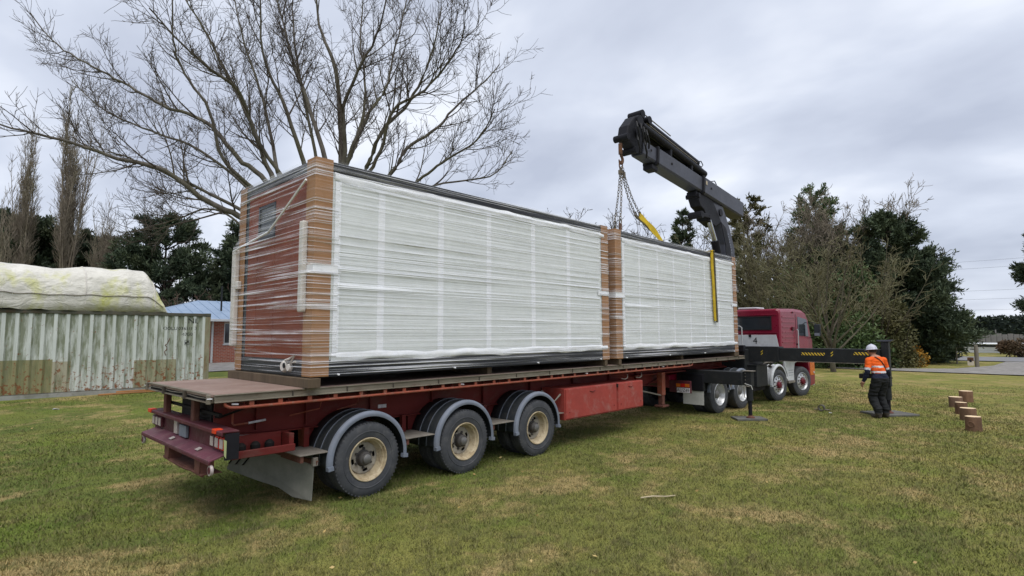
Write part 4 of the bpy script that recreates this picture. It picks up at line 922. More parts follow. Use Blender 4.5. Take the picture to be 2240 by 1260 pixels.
# knuckle with linkage
kn = cp(MB().prism([(14.10, 6.40), (13.95, 6.22), (14.10, 6.00), (14.34, 5.92), (14.62, 5.62), (15.15, 5.50), (15.70, 5.72), (15.95, 6.1), (15.2, 6.40)], 'y', YB - .17, YB + .17), 'knuckle', M_CRANED, .03)
for (x, z), r_ in (((13.98, 6.30), .075), ((14.12, 5.73), .11), ((14.7, 5.74), .09), ((15.5, 6.0), .12)):
    cp(MB().cyl((x, YB - .22, z), (x, YB + .22, z), r_, n=18), 'pivot_pin', M_CRANED, smooth=40, parent=kn)
cp(MB().beam((14.10, YB - .19, 5.73), (14.75, YB - .19, 5.76), .05, .13), 'link_plate', M_CRANED, .02, parent=kn)
# outer boom: hexagonal telescoping boxes, thick at the right, and the head on the left
A0, A1 = Vector((10.35, YB, 7.06)), Vector((17.30, YB, 6.36))
bd = (A1 - A0).normalized(); bu = Vector((0, 1, 0)).cross(bd) * -1
bu = Vector((-bd.z, 0, bd.x)) if bd.x > 0 else bu
def hexbox(t0, t1, hw, hh, off=0.0):
    prof = [(-hw, -.80 * hh), (-hw * .82, -hh), (hw * .82, -hh), (hw, -.80 * hh), (hw, hh), (-hw, hh)]
    mb = MB(); vs = []
    for t in (t0, t1):
        c_ = A0 + bd * t + bu * off
        for a, b in prof: vs.append(c_ + Vector((0, 1, 0)) * a + bu * b)
    mb.add(vs, [tuple(range(6)), tuple(range(11, 5, -1))] + [(i, (i + 1) % 6, 6 + (i + 1) % 6, 6 + i) for i in range(6)]); return mb
def bx(t, y, u): return A0 + bd * t + Vector((0, y, 0)) + bu * u
bo = cp(hexbox(3.9, 7.0, .25, .27), 'outer_boom', M_CRANE, .02)
cp(hexbox(1.15, 3.899, .215, .235), 'boom_section', M_CRANE, .015, parent=bo)
cp(hexbox(.40, 1.149, .185, .20), 'boom_section', M_CRANE, .012, parent=bo)
cp(hexbox(3.84, 3.96, .27, .29), 'boom_collar', M_CRANED, .02, parent=bo)
cp(hexbox(1.08, 1.18, .24, .265), 'boom_collar', M_CRANED, .02, parent=bo)
cp(hexbox(3.55, 3.785, .16, .08, -.36), 'wear_pad', M_CRANED, .02, parent=bo); cp(hexbox(.95, 1.25, .15, .07, -.34), 'wear_pad', M_CRANED, .02, parent=bo)
for t, y in ((.75, -.215), (1.9, -.22), (4.4, -.256)): cp(MB().cyl(bx(t, y, .02), bx(t, y - .012, .02), .035, n=10), 'cover_plug', M_UNDER, parent=bo)
cp(MB().obox(bx(4.05, -.262, .10), (.10, .006, .12), Matrix.Rotation(.1, 3, 'Y')), 'warning_sticker', plain('sticker_cream', (.5, .42, .3), None, 9, .5, bump=0), parent=bo)
hd = cp(MB().prism([(p.x, p.z) for p in (bx(-.36, 0, .0), bx(-.30, 0, .36), bx(-.02, 0, .72), bx(.36, 0, .84), bx(.48, 0, .55), bx(.42, 0, -.14), bx(.12, 0, -.22))], 'y', YB - .16, YB + .16), 'boom_head', M_CRANED, .04)
for (t, u), r_ in (((.18, .66), .15), ((.10, .30), .13), ((-.36, .02), .09), ((.05, -.20), .09), ((.30, .90), .11), ((.66, .86), .11)):
    cp(MB().cyl(bx(t, -.21, u), bx(t, .21, u), r_, n=16), 'pivot_pin', M_CRANED, smooth=40, parent=hd)
for k, (t, u) in enumerate(((-.1, .5), (.1, .52), (.25, .48), (.4, .45), (-.05, .15), (.3, .15))):
    cp(MB().tube([bx(t, -.26, u), bx(t - .05, -.33, u - .18), bx(t + .06, -.32, u - .34), bx(t + .15, -.26, u - .46)], .026, 6), 'hydraulic_hose', M_HOSE, smooth=40, parent=hd)
for y in (-.13, .10):
    cp(MB().cyl(bx(.35, y, .60), bx(4.15, y, .44), .105, n=14), 'extension_cylinder', M_CRANED, smooth=40, parent=bo)
cp(MB().cyl(bx(.5, -.02, .86), bx(3.85, -.02, .72), .105, n=14), 'extension_cylinder', M_CRANED, smooth=40, parent=bo)
cp(MB().cyl(bx(.6, -.10, 1.00), bx(2.0, -.10, .93), .016, n=8).cyl(bx(.6, -.14, .76), bx(3.6, -.14, .63), .016, n=8), 'hydraulic_pipe', M_PLATE, smooth=40, parent=bo)
for t, u in ((.42, .42), (1.9, .36), (3.2, .34)): cp(MB().obox(bx(t, 0, u), (.10, .40, .26), Matrix.Rotation(.1, 3, 'Y')), 'cylinder_saddle', M_CRANED, .02, parent=bo)
for t, u in ((3.75, .70), (4.05, .48), (4.75, .36)):
    cp(MB().tube([bx(t - .1, -.1, u), bx(t + .18, -.12, u + .10), bx(t + .32, -.12, u + .02), bx(t + .22, -.12, u - .08), bx(t - .02, -.1, u - .06)], .016, 6), 'hose_loop', M_HOSE, smooth=40, parent=bo)
cp(MB().beam(bx(3.95, 0, .36), bx(5.1, 0, .34), .12, .10), 'hose_tray', M_CRANED, .02, parent=bo)
# hook block under the boom head
HK = Vector((9.93, YB, 6.62))
hk = cp(MB().beam((9.92, YB, 6.96), (9.92, YB, 6.66), .09, .07, (1, 0, 0)), 'hook_shank', M_HOOK, .015)
pts = [HK + Vector((0, 0, .07))] + [HK + Vector((.085 * math.sin(t), 0, -.09 + .10 * math.cos(t))) for t in np.linspace(0.25, 4.6, 14)]
cp(MB().tube(pts, [.035] * 4 + [.038] * 8 + [.028, .02, .012], 8), 'hook', M_HOOK, smooth=40, parent=hk)

# ------------------------------------------------------------------ pads, chain and slings
pd = MB().box(-.36, .36, -.24, .24, 0.0, .045).build('stabiliser_pad', plain('pad_grey', (.15, .15, .14), (.08, .08, .075), 4, .8, bump=.3, dirt=(.2, .17, .12), dirt_amt=.6), bev=.006)
pd.location = (11.80, -1.08, .006); pd.rotation_euler = (0, 0, R(-48)); tag(pd, 'grey plate under the short stabiliser leg beside the drive wheels', 'pad')
pd = MB().box(-.50, .50, -.40, .40, 0.0, .045).build('stabiliser_pad', MATS['pad_grey'], bev=.006)
pd.location = (15.05, -3.38, .006); pd.rotation_euler = (0, 0, R(-40)); tag(pd, 'large flat board under the long outrigger leg behind the worker', 'pad')

def chain(mb, pts, link_l=.075, r=.010):
    """individual oval links along a polyline"""
    P = [Vector(p) for p in pts]; acc = 0; k = 0
    seg = [(a, b) for a, b in zip(P[:-1], P[1:])]
    total = sum((b - a).length for a, b in seg); s = 0
    while s < total:
        d = s; 
        for a, b in seg:
            ln = (b - a).length
            if d <= ln: break
            d -= ln
        t = (b - a).normalized(); c = a + t * d
        side = t.cross(Vector((0, 1, 0))).normalized() if k % 2 else Vector((0, 1, 0)); side = (side - t * side.dot(t)).normalized()
        ring = [c + t * (link_l * .62 * math.cos(q)) + side * (link_l * .36 * math.sin(q)) for q in np.linspace(0, 2 * math.pi, 9)]
        mb.tube(ring, r, 4, caps=False); s += link_l; k += 1
    return mb
cs = empty('chain_sling', (9.93, YB, 6.38)); tag(cs, 'steel lifting chains with a ring hanging from the crane hook', 'chain')
def csb(mb, nm, mat): mb.v = [tuple(Vector(p) - Vector((9.93, YB, 6.38))) for p in mb.v]; return mb.build(nm, mat, cs, smooth=40)
rg = [Vector((9.93, YB, 6.38)) + Vector((.075 * math.sin(t), 0, .11 * math.cos(t))) for t in np.linspace(0, 2 * math.pi, 17)]
csb(MB().tube(rg, .018, 6, caps=False), 'ring', M_HOOK)
csb(MB().box(9.86, 9.99, YB - .04, YB + .04, 6.14, 6.25).box(9.92, 10.0, YB - .09, YB - .05, 6.04, 6.20), 'shortening_clutch', M_CHAIN)
csb(chain(MB(), [(9.90, YB - .03, 6.30), (9.83, YB - .06, 5.6), (9.70, YB - .10, 4.92)]), 'chain_leg', M_CHAIN)
csb(chain(MB(), [(9.94, YB + .02, 6.30), (9.93, YB + .10, 5.6), (9.84, YB + .16, 4.92)]), 'chain_leg', M_CHAIN)
csb(chain(MB(), [(9.96, YB - .04, 6.28), (10.08, YB - .06, 5.95), (10.28, YB - .09, 5.58), (10.58, YB - .12, 5.22)]), 'chain_leg', M_CHAIN)
csb(chain(MB(), [(10.0, YB + .03, 6.28), (10.16, YB + .05, 5.95), (10.38, YB + .07, 5.60), (10.70, YB + .08, 5.26)]), 'chain_leg', M_CHAIN)
for p in ((9.70, YB - .10, 4.88), (9.84, YB + .16, 4.88), (10.60, YB - .12, 5.20), (10.72, YB + .08, 5.24)):
    csb(MB().tube([Vector(p) + Vector((.05 * math.sin(t), 0, .065 * math.cos(t))) for t in np.linspace(0, 2 * math.pi, 11)], .016, 5, caps=False), 'shackle', M_CHAIN)
def webbing(name, pts, mat, wd, th, label, extra=None):
    P = [Vector(p) for p in pts]; mb = MB()
    out_ = []
    for i in range(len(P) - 1):
        for k in range(6):
            t = k / 6; a, b = P[max(i - 1, 0)], P[i]; c, d = P[i + 1], P[min(i + 2, len(P) - 1)]
            out_.append(.5 * ((2 * b) + (c - a) * t + (2 * a - 5 * b + 4 * c - d) * t * t + (3 * b - a - 3 * c + d) * t ** 3))
    out_.append(P[-1]); n = len(out_)
    vs = []; prev = None
    for i, p in enumerate(out_):
        d = (out_[min(i + 1, n - 1)] - out_[max(i - 1, 0)]).normalized()
        sdv = Vector(extra) if extra else d.cross(Vector((0, 0, 1))); sdv = (sdv - d * sdv.dot(d)).normalized(); nv = sdv.cross(d)
        w2 = wd * (1 + .18 * math.sin(i * .9))
        vs += [p - sdv * w2 - nv * th, p + sdv * w2 - nv * th, p + sdv * w2 + nv * th, p - sdv * w2 + nv * th]
    fs = [(i * 4 + k, i * 4 + (k + 1) % 4, (i + 1) * 4 + (k + 1) % 4, (i + 1) * 4 + k) for i in range(n - 1) for k in range(4)] + [(0, 1, 2, 3), tuple(range((n - 1) * 4, n * 4))]
    base = out_[0].copy(); vs = [v - base for v in vs]; mb.add(vs, fs); o = mb.build(name, mat, smooth=50); o.location = base; tag(o, label, 'sling', 'lifting slings of the crane'); return o
webbing('lifting_sling', [(10.58, YB - .12, 5.17), (11.0, YB - .14, 4.98), (11.6, YB - .10, 4.72), (12.05, YB - .05, 4.42), (12.28, YB - .2, 4.30), (12.30, .5, 4.292), (12.30, .05, 4.292), (12.31, -.055, 4.285), (12.32, -.062, 4.20), (12.36, -.062, 3.4), (12.42, -.062, 2.42)], M_YEL, .075, .010, 'yellow webbing sling draped over the module nearest the cab', (1, 0, .15))
webbing('lifting_sling', [(10.72, YB + .08, 5.21), (11.1, YB + .06, 5.06), (11.7, YB + .05, 4.83), (12.15, YB + .0, 4.52), (12.42, YB - .2, 4.31), (12.40, .5, 4.296), (12.40, .05, 4.296), (12.41, -.06, 4.288), (12.42, -.067, 4.20), (12.46, -.067, 3.3), (12.50, -.067, 2.38)], M_SLDK, .045, .012, 'dark worn sling beside the yellow one on the module nearest the cab', (1, 0, .15))
webbing('lifting_sling', [(9.70, YB - .10, 4.83), (9.69, YB - .1, 4.6), (9.66, YB - .15, 4.30), (9.64, .9, 4.292)], M_HOOK, .05, .012, 'rust brown sling rising from the module roof to the hanging chains', (1, 0, .0))
webbing('lifting_sling', [(9.84, YB + .16, 4.83), (9.83, YB + .16, 4.6), (9.82, YB + .25, 4.30), (9.80, 1.6, 4.292)], M_SLDK, .035, .010, 'dark olive sling rising from the module roof beside the rust brown one', (1, 0, .0))

# ------------------------------------------------------------------ log rounds
M_BARKLOG = bark_material('bark_log', (0.200, 0.115, 0.068), (0.095, 0.056, 0.038), (0.15, 0.10, 0.075))
def cut_mat():
    k = NT('log_cut'); v = k.coord('Object'); n = k.n('ShaderNodeTexWave'); n.wave_type = 'RINGS'; n.rings_direction = 'Z'; n.inputs['Scale'].default_value = 9; n.inputs['Distortion'].default_value = 2.0; k.l(v, n.inputs['Vector'])
    k.set(color=k.mix(n.outputs['Fac'], (.74, .58, .38), (.62, .44, .25)), rough=.8); return k.m
M_CUT = cut_mat()
def log(x, y, r, h, label, tilt=(0, 0), knot=False):
    rs = random.Random(int(x * 97)); ph = [rs.random() * 6 for _ in range(4)]
    e_ = empty('log_round', (x, y, 0)); e_.rotation_euler = (tilt[0], tilt[1], rs.random() * .6); tag(e_, label, 'log', 'log rounds set out on the lawn')
    f = lambda t: r * (1 + .05 * math.sin(2 * t + ph[0]) + .03 * math.sin(5 * t + ph[1]) + .02 * math.sin(11 * t + ph[2]))
    mb = MB(); n = 36
    for j, (z, s_) in enumerate(((-.02, 1.04), (.02, 1.02), (h * .5, 1.0), (h - .012, 1.0), (h, .97))):
        for k in range(n): t = 2 * math.pi * k / n; mb.v.append((f(t) * s_ * math.cos(t), f(t) * s_ * math.sin(t), z))
    mb.f = [(j * n + k, j * n + (k + 1) % n, (j + 1) * n + (k + 1) % n, (j + 1) * n + k) for j in range(4) for k in range(n)]; mb.mi = [0] * len(mb.f)
    mb.build('bark', M_BARKLOG, e_, smooth=50)
    c = MB(); c.v = [(f(2 * math.pi * k / n) * .972 * math.cos(2 * math.pi * k / n), f(2 * math.pi * k / n) * .972 * math.sin(2 * math.pi * k / n), h + .001) for k in range(n)]; c.f = [tuple(range(n))]; c.mi = [0]
    c.build('cut_face', M_CUT, e_)
    if knot:
        e_.rotation_euler[2] = 0
        kd = Vector((-.97, .22, 0)) * r * 1.0
        MB().lathe([(0.0, .0), (0.0, .055), (.03, .085), (.02, .105), (-.03, .11)], (0, 0, 0), 'x', 20).build('branch_stub', M_BARKLOG, e_, smooth=50).name = 'branch_stub'
        s_ = [c_ for c_ in COL.objects if c_.parent == e_ and c_.name.startswith('branch_stub')][0]; s_.location = kd + Vector((0, 0, h * .48)); s_.rotation_euler = (0, 0, math.atan2(.22, -.97)); s_.scale = (.62, .62, .62)
log(13.45, -5.18, .145, .30, 'nearest log round of the row, with a knot hole in its bark', knot=True)
log(15.2, -4.95, .155, .29, 'second nearest log round, wide and reddish brown')
log(16.4, -4.72, .125, .30, 'narrow dark log round in the middle of the row', )
log(18.0, -4.46, .165, .29, 'brown log round set forward, second from the far end of the row', (0, 0))
log(19.75, -4.55, .175, .33, 'farthest log round of the row, pale cut top')

# ------------------------------------------------------------------ shipping container with its tarpaulin-covered load
CXR, CYF, CZB = 4.87, 15.08, 0.255; CLEN, CWID, CHT = 12.19, 2.44, 2.59
def container_paint(trough):
    k = NT('container_' + ('trough' if trough else 'crest')); v = k.coord('Object'); sx = k.n('ShaderNodeSeparateXYZ'); k.l(v, sx.inputs[0])
    X, Z = sx.outputs['X'], sx.outputs['Z']
    n1_ = k.noise(k.coord('Object', (1, 1, .35)), 2.2, 6, .65); n2_ = k.noise(k.coord('Object', (3, 1, .5)), 3.0, 5, .7); n3_ = k.noise(v, 9, 6, .7)
    base = k.mix(k.val(n1_, .35, .7), (.585, .62, .585), (.48, .515, .475))
    # repainted rectangles low on the side
    def rect(x0, x1, z0, z1):
        a = k.math('MULTIPLY', k.math('GREATER_THAN', X, x0), k.math('LESS_THAN', X, x1)); b = k.math('MULTIPLY', k.math('GREATER_THAN', Z, z0), k.math('LESS_THAN', Z, z1)); return k.math('MULTIPLY', a, b)
    base = k.mix(rect(-5.6, -4.32, .1, 1.12), base, (.24, .225, .115)); base = k.mix(rect(-4.32, -3.88, .1, 1.05), base, (.36, .34, .25)); base = k.mix(rect(-2.25, -1.02, .1, 1.02), base, (.30, .29, .19))
    alg = k.val(k.math('ADD', n2_, k.math('MULTIPLY', k.math('SUBTRACT', Z, 1.5), .06)), .34, .60) if trough else k.val(n2_, .58, .80)
    base = k.mix(k.math('MULTIPLY', alg, .82 if trough else .45), base, (.125, .145, .070))
    grime = k.val(k.noise(k.coord('Object', (6, 1, .25), loc=(4, 0, 0)), 2.0, 5, .7), .50, .72); base = k.mix(k.math('MULTIPLY', grime, .40), base, (.15, .16, .13))
    low = k.n('ShaderNodeMapRange'); low.inputs[1].default_value = 1.5; low.inputs[2].default_value = .1; k.l(Z, low.inputs[0])
    rust = k.math('MULTIPLY', k.val(k.math('ADD', n3_, k.math('MULTIPLY', low.outputs[0], .14)), .635, .70), .95)
    base = k.mix(rust, base, (.20, .075, .028))
    str_ = k.val(k.noise(k.coord('Object', (12, 1, .6), loc=(1, 0, 2)), 1.5, 4, .6), .60, .68); base = k.mix(k.math('MULTIPLY', k.math('MULTIPLY', str_, low.outputs[0]), .9), base, (.20, .085, .035))
    k.set(color=base, rough=.65, spec=.3); k.bump(n3_, .15, .01); return k.m
M_CCR, M_CTR = container_paint(False), container_paint(True)
M_CEDGE = plain('container_edge', (.30, .27, .19), (.16, .17, .09), 2.5, .75, bump=.3, dirt=(.20, .085, .035), dirt_amt=.9, stretch=(1, 1, .4))
M_CTOP = plain('container_toprail', (.10, .10, .075), (.055, .058, .045), 2.0, .8, bump=.3, dirt=(.16, .08, .04), dirt_amt=.6)
M_PALE0 = plain('skirt_grey', (.34, .34, .32), (.22, .22, .19), 2, .8, bump=.2, dirt=(.1, .1, .05), dirt_amt=.6)
CT = empty('shipping_container', (CXR, CYF, CZB)); tag(CT, 'weathered pale grey shipping container streaked with green algae and rust', 'container')
per, dep = .292, .042
def cz_(x):
    """corrugation depth at local x"""
    t = (-x / per) % 1.0
    return 0 if t < .30 else (dep * (t - .30) / .16 if t < .46 else (dep if t < .80 else dep * (1 - (t - .80) / .20)))
xs = [0.0]; k_ = 0
while True:
    ok = False
    for f_ in (.30, .46, .80, 1.0):
        x = -.17 - (k_ + f_) * per
        if x > -CLEN + .15: xs.append(x); ok = True
    k_ += 1
    if not ok: break
xs = [-.17] + [x for x in xs if x < -.17]
def cor(x): return cz_(x + .17)
for yside, sg in ((0.02, 1), (CWID - .02, -1)):
    mb = MB()
    for a, b in zip(xs[:-1], xs[1:]):
        m_ = (a + b) / 2; mb.cur = 1 if cor(m_) > dep * .35 else 0
        mb.add([(a, yside + sg * cor(a + 1e-6 if 0 else a - 1e-5), .14), (b, yside + sg * cor(b + 1e-5), .14), (b, yside + sg * cor(b + 1e-5), CHT - .10), (a, yside + sg * cor(a - 1e-5), CHT - .10)], [(0, 1, 2, 3)])
    mb.build('side_wall', [M_CCR, M_CTR], CT)
for y in (.0, CWID - .08):
    MB().box(-CLEN + .001, -.001, y, y + .08, .0, .14).build('bottom_rail', M_CTOP, CT, bev=.008); MB().box(-CLEN + .001, -.001, y, y + .08, CHT - .10, CHT).build('top_rail', M_CTOP, CT, bev=.008)
    MB().box(-CLEN + .2, -.2, y - .012, y - .002, -.06, .12).build('lower_skirt', M_PALE0, CT) if y == 0 else None
for x in (-.17, -CLEN):
    for y in (-.004, CWID - .156): MB().box(x, x + .17, y, y + .16, .118, CHT - .118).build('corner_post', M_CEDGE, CT, bev=.01)
    for y in (-.008, CWID - .162):
        for z in (-.01, CHT - .118 + .001): MB().box(x - .004, x + .174, y, y + .17, z, z + .125).build('corner_casting', M_CTOP, CT, bev=.012)
for xe in (-.05, -CLEN + .02): MB().box(xe, xe + .03, .16, CWID - .16, .14, CHT - .10).build('end_wall', M_CCR, CT)
MB().box(-CLEN + .01, -.01, .081, CWID - .081, CHT - .04, CHT - .012).build('container_roof', M_CTOP, CT)
def code(txt, size, x, z, nm='container_code'):
    me = text_mesh(txt, size)
    for v_ in me.vertices:
        lx, lz = v_.co.x + x, v_.co.y + z; v_.co = Vector((lx, .02 + cor(lx) - .004, lz))
    me.materials.append(M_INK); link(nm, me, CT)
code('OOLU 036511 3', .15, -.95, 2.06); code('42G0', .15, -.72, 1.86); code('NL', .26, -.55, 2.32)
bm_ = MB().box(-.80, -.66, .012, .0155, 1.50, 1.51).box(-.80, -.66, .012, .0155, 1.66, 1.67).box(-.80, -.79, .012, .0155, 1.51, 1.66).box(-.67, -.66, .012, .0155, 1.51, 1.66).box(-.78, -.74, .012, .0155, 1.53, 1.60).box(-.72, -.68, .012, .0155, 1.57, 1.64); bm_.build('code_box', M_INK, CT)
rs = random.Random(9); rp_ = MB(); x_, z_ = -1.25, 1.75
gp_ = []
for q in range(9):
    gp_.append((x_, .02 + cor(x_) - .003, z_)); x_ += rs.uniform(-.07, .06); z_ -= rs.uniform(.05, .11)
rp_.tube(gp_, [.006, .014, .010, .018, .012, .02, .012, .016, .006], 5); rp_.build('rust_scar', M_HOOK, CT)
for i_, (x0, y0, ln_, rz) in enumerate(((-2.6, -.35, 1.25, .03), (-2.25, -.28, 1.0, -.02), (-1.55, -.30, .9, .02))):
    p_ = MB().box(-ln_ / 2, ln_ / 2, -.05, .05, 0, .038).build('loose_plank', M_PLANK, bev=.004); p_.location = (CXR + x0, CYF + y0, ground_z(0, CYF + y0) + .012 + (.045 if i_ == 1 else 0)); p_.rotation_euler = (0, 0, rz)
    tag(p_, ('lowest orange brown plank on the grass under the container edge', 'orange brown plank lying on top of another below the container', 'short orange brown plank nearest the trailer below the container')[i_], 'plank', 'planks beside the container')

def tarp_material():
    k = NT('tarpaulin'); v = k.coord('Object'); a = k.noise(v, 1.3, 5, .6); f = k.noise(k.coord('Object', (1, 1, 2.5)), 7, 5, .65, .3); g = k.noise(k.coord('Object', (.9, 1, .55), loc=(2.1, 0, .6)), .95, 5, .65)
    col = k.mix(k.val(a, .35, .7), (.66, .64, .58), (.54, .525, .465)); col = k.mix(k.math('MULTIPLY', k.val(f, .5, .75), .4), col, (.30, .29, .24))
    col = k.mix(k.math('MULTIPLY', k.val(g, .50, .66), .85), col, (.44, .45, .06)); cr = k.noise(k.coord('Object', (1.0, 1, 1.8), (0, R(25), 0)), 2.6, 3, .55, 1.2); k.set(color=col, rough=.55, spec=.3); k.bump(k.math('ADD', k.math('ABSOLUTE', k.math('SUBTRACT', cr, .5)), k.math('MULTIPLY', f, .15)), .55, .10); return k.m
TPX = (-12.0, -1.35)
def tarp_pt(u, v):
    """u along the container, v across from front edge over the ridge to the back"""
    x = TPX[0] + (TPX[1] - TPX[0]) * u; e_ = 1.0
    d = (TPX[1] - x)
    H_ = 1.42 * (1 - max(0, 1 - d / .62) ** 1.5) if d < .62 else 1.42
    H_ *= 1 + .03 * math.sin(x * 1.7) - .02 * math.sin(x * 4.1)
    ang = math.pi * v; cy_ = CWID / 2; y = cy_ - cy_ * (1.0) * (math.cos(ang) / (abs(math.cos(ang)) ** .45 + 1e-6 if 0 else 1)); y = cy_ - (cy_ + .03) * math.copysign(abs(math.cos(ang)) ** .8, math.cos(ang))
    z = H_ * (math.sin(ang) ** .55)
    wr = .030 * math.sin(x * 9 + 3 * z) * (1 - z / 1.6) + .025 * mnoise.noise(Vector((x * 1.5, y * 1.4, z * 2))) + .035 * (abs(mnoise.noise(Vector((x * 1.6 + z * 1.5, y * 1.2, z * 3.2)))) ** .6 - .5) + .018 * (abs(mnoise.noise(Vector((x * 4.0 - z * 3, y * 2, z * 5)))) - .3) + .05 * max(0, math.sin(x * 2.05 + .5)) ** 10 * z + .045 * math.sin(z * 11 + x * .8) * max(0, 1 - z / .55)
    return (x, y - wr, CHT + .004 + max(0.0, z + wr * .5))
TP = MB().grid(tarp_pt, 260, 70).build('tarpaulin', tarp_material(), smooth=True); TP.location = (CXR, CYF, CZB); tag(TP, 'off white tarpaulin stained yellow green, draped over a load on the container', 'tarpaulin')
so_ = TP.modifiers.new('t', 'SOLIDIFY'); so_.thickness = .006
hem = [tarp_pt(u, .045) for u in np.linspace(.2, .985, 90)]
MB().tube([(p[0], p[1] - .02, p[2]) for p in hem], .013, 6).build('hem_rope', M_PLATE, TP, smooth=40)
for xx in (-8.62, -6.1, -3.62, -1.75):
    pts = [tarp_pt((xx - TPX[0]) / (TPX[1] - TPX[0]), v) for v in np.linspace(.01, .6, 14)]
    MB().tube([(p[0], p[1] - .012, p[2] + .008) for p in pts], .016, 6).build('tarp_seam', M_FOAM, TP, smooth=40)

# ------------------------------------------------------------------ brick house
def brick_mat():
    k = NT('red_brick'); v = k.coord('Object', (1, 1, 1), (R(90), 0, 0)); b = k.n('ShaderNodeTexBrick'); b.inputs['Scale'].default_value = 1.0; b.inputs['Brick Width'].default_value = .24; b.inputs['Row Height'].default_value = .086; b.inputs['Mortar Size'].default_value = .010
    b.inputs['Color1'].default_value = (.26, .058, .034, 1); b.inputs['Color2'].default_value = (.36, .10, .06, 1); b.inputs['Mortar'].default_value = (.33, .27, .23, 1); k.l(v, b.inputs['Vector'])
    k.set(color=b.outputs['Color'], rough=.85); k.bump(b.outputs['Fac'], -.4, .01); return k.m
HZ = ground_z(0, 28)
HS = empty('brick_house', (9.0, 28.0, HZ)); tag(HS, 'red brick house with pale blue metal roof behind the container', 'house')
def hp(mb, nm, mat, bev=0.0, parent=None): return mb.build(nm, mat, parent or HS, bev=bev)
hp(MB().box(-3.2, .79, 0, .2, -.3, 2.42).box(1.62, 12.0, 0, .2, -.3, 2.42).box(.79, 1.62, 0, .2, -.3, 1.05).box(.79, 1.62, 0, .2, 2.30, 2.42).box(-3.2, -3.0, .2, 7.0, -.3, 2.42).box(11.8, 12, .2, 7.0, -.3, 2.42).box(-3.0, 11.8, 6.8, 7.0, -.3, 2.42), 'wall', brick_mat())
hw_ = hp(MB().box(.79, 1.62, .09, .11, 1.05, 2.30), 'window', M_DKGLASS)
hp(MB().box(.79, .86, .04, .16, 1.05, 2.30).box(1.55, 1.62, .04, .16, 1.05, 2.30).box(.86, 1.55, .04, .16, 2.23, 2.30).box(.86, 1.55, .04, .16, 1.05, 1.12).box(1.17, 1.22, .05, .15, 1.12, 2.23), 'window_frame', M_WHITE, .004, hw_)
hp(MB().box(.74, 1.67, -.05, .10, .99, 1.05), 'window_sill', M_WHITE, .006, hw_)
M_ROOF = plain('roof_blue', (.33, .42, .55), (.27, .36, .48), 1.2, .45, metal=.2, bump=.05)
rf = MB(); rf.add([(-3.7, -.6, 2.46), (12.5, -.6, 2.46), (12.5, 7.6, 2.46), (-3.7, 7.6, 2.46), (.4, 3.5, 3.72), (8.4, 3.5, 3.72)], [(0, 1, 5, 4), (1, 2, 5), (2, 3, 4, 5), (3, 0, 4), (0, 3, 2, 1)])
rfo = hp(rf, 'roof', M_ROOF)
for i in range(30):
    x = -3.4 + i * .54; t = min(1.0, max(.05, (x + 3.7) / 4.1)) if x < .4 else (min(1.0, max(.05, (12.5 - x) / 4.1)) if x > 8.4 else 1.0)
    hp(MB().beam((x, -.6, 2.475), (x, -.6 + 4.1 * t, 2.475 + 1.26 * t), .035, .03), 'roof_rib', M_ROOF, 0, rfo)
hp(MB().box(-3.72, 12.52, -.72, -.601, 2.34, 2.47), 'gutter', M_WHITE, .01); hp(MB().box(-3.7, 12.5, -.60, -.01, 2.424, 2.44), 'soffit', M_WHITE)
hp(MB().box(.10, .20, -.10, -.005, .0, 2.42), 'downpipe', M_WHITE, .01)
hp(MB().cyl((1.0, 1.2, 2.95), (1.0, 1.2, 4.5), .05, n=10), 'flue', M_BLACK)

# ------------------------------------------------------------------ tree tools
class Tubes:
    """many thin tapered tubes, built in bulk"""
    def __init__(s): s.g = {}
    def add(s, P, r0, r1, n): P = np.asarray(P, float); s.g.setdefault((len(P), n), []).append((P, r0, r1))
    def arrays(s):
        VV, FF, off = [], [], 0
        for (m, n), L_ in s.g.items():
            P = np.stack([a for a, _, _ in L_]); r0 = np.array([b for _, b, _ in L_]); r1 = np.array([c for _, _, c in L_]); K = len(L_)
            D = np.zeros_like(P); D[:, 1:-1] = P[:, 2:] - P[:, :-2]; D[:, 0] = P[:, 1] - P[:, 0]; D[:, -1] = P[:, -1] - P[:, -2]
            D /= np.linalg.norm(D, axis=2, keepdims=True) + 1e-9
            ref = np.where(np.abs(D[..., 2:3]) < .9, np.array([0, 0, 1.0]), np.array([1.0, 0, 0])); A = np.cross(D, ref); A /= np.linalg.norm(A, axis=2, keepdims=True) + 1e-9; B = np.cross(D, A)
            t = np.linspace(0, 1, m); rad = r0[:, None] * (1 - t) + r1[:, None] * t
            th = 2 * np.pi * np.arange(n) / n
            V = P[:, :, None, :] + rad[:, :, None, None] * (A[:, :, None, :] * np.cos(th)[None, None, :, None] + B[:, :, None, :] * np.sin(th)[None, None, :, None])
            idx = np.arange(K * m * n).reshape(K, m, n) + off
            a = idx[:, :-1, :]; b = np.roll(idx, -1, axis=2)[:, :-1, :]; c = np.roll(idx, -1, axis=2)[:, 1:, :]; d = idx[:, 1:, :]
            FF.append(np.stack([a, b, c, d], -1).reshape(-1, 4)); VV.append(V.reshape(-1, 3)); off += K * m * n
        return np.concatenate(VV), np.concatenate(FF)
    def build(s, name, mat, parent, loc):
        V, F = s.arrays(); return np_mesh(name, V - np.asarray(loc), F, mat, parent, smooth=True)
RMIN = [.0075]
def unit(v): return v / (np.linalg.norm(v) + 1e-9)
def wander(rg, p, d, ln, m, jit, trop, tv=np.array([0, 0, 1.0])):
    P = [np.array(p, float)]; d = unit(np.array(d, float))
    for _ in range(m - 1):
        d = unit(d + rg.normal(0, jit, 3) + tv * trop); P.append(P[-1] + d * ln / (m - 1))
    return np.array(P), d
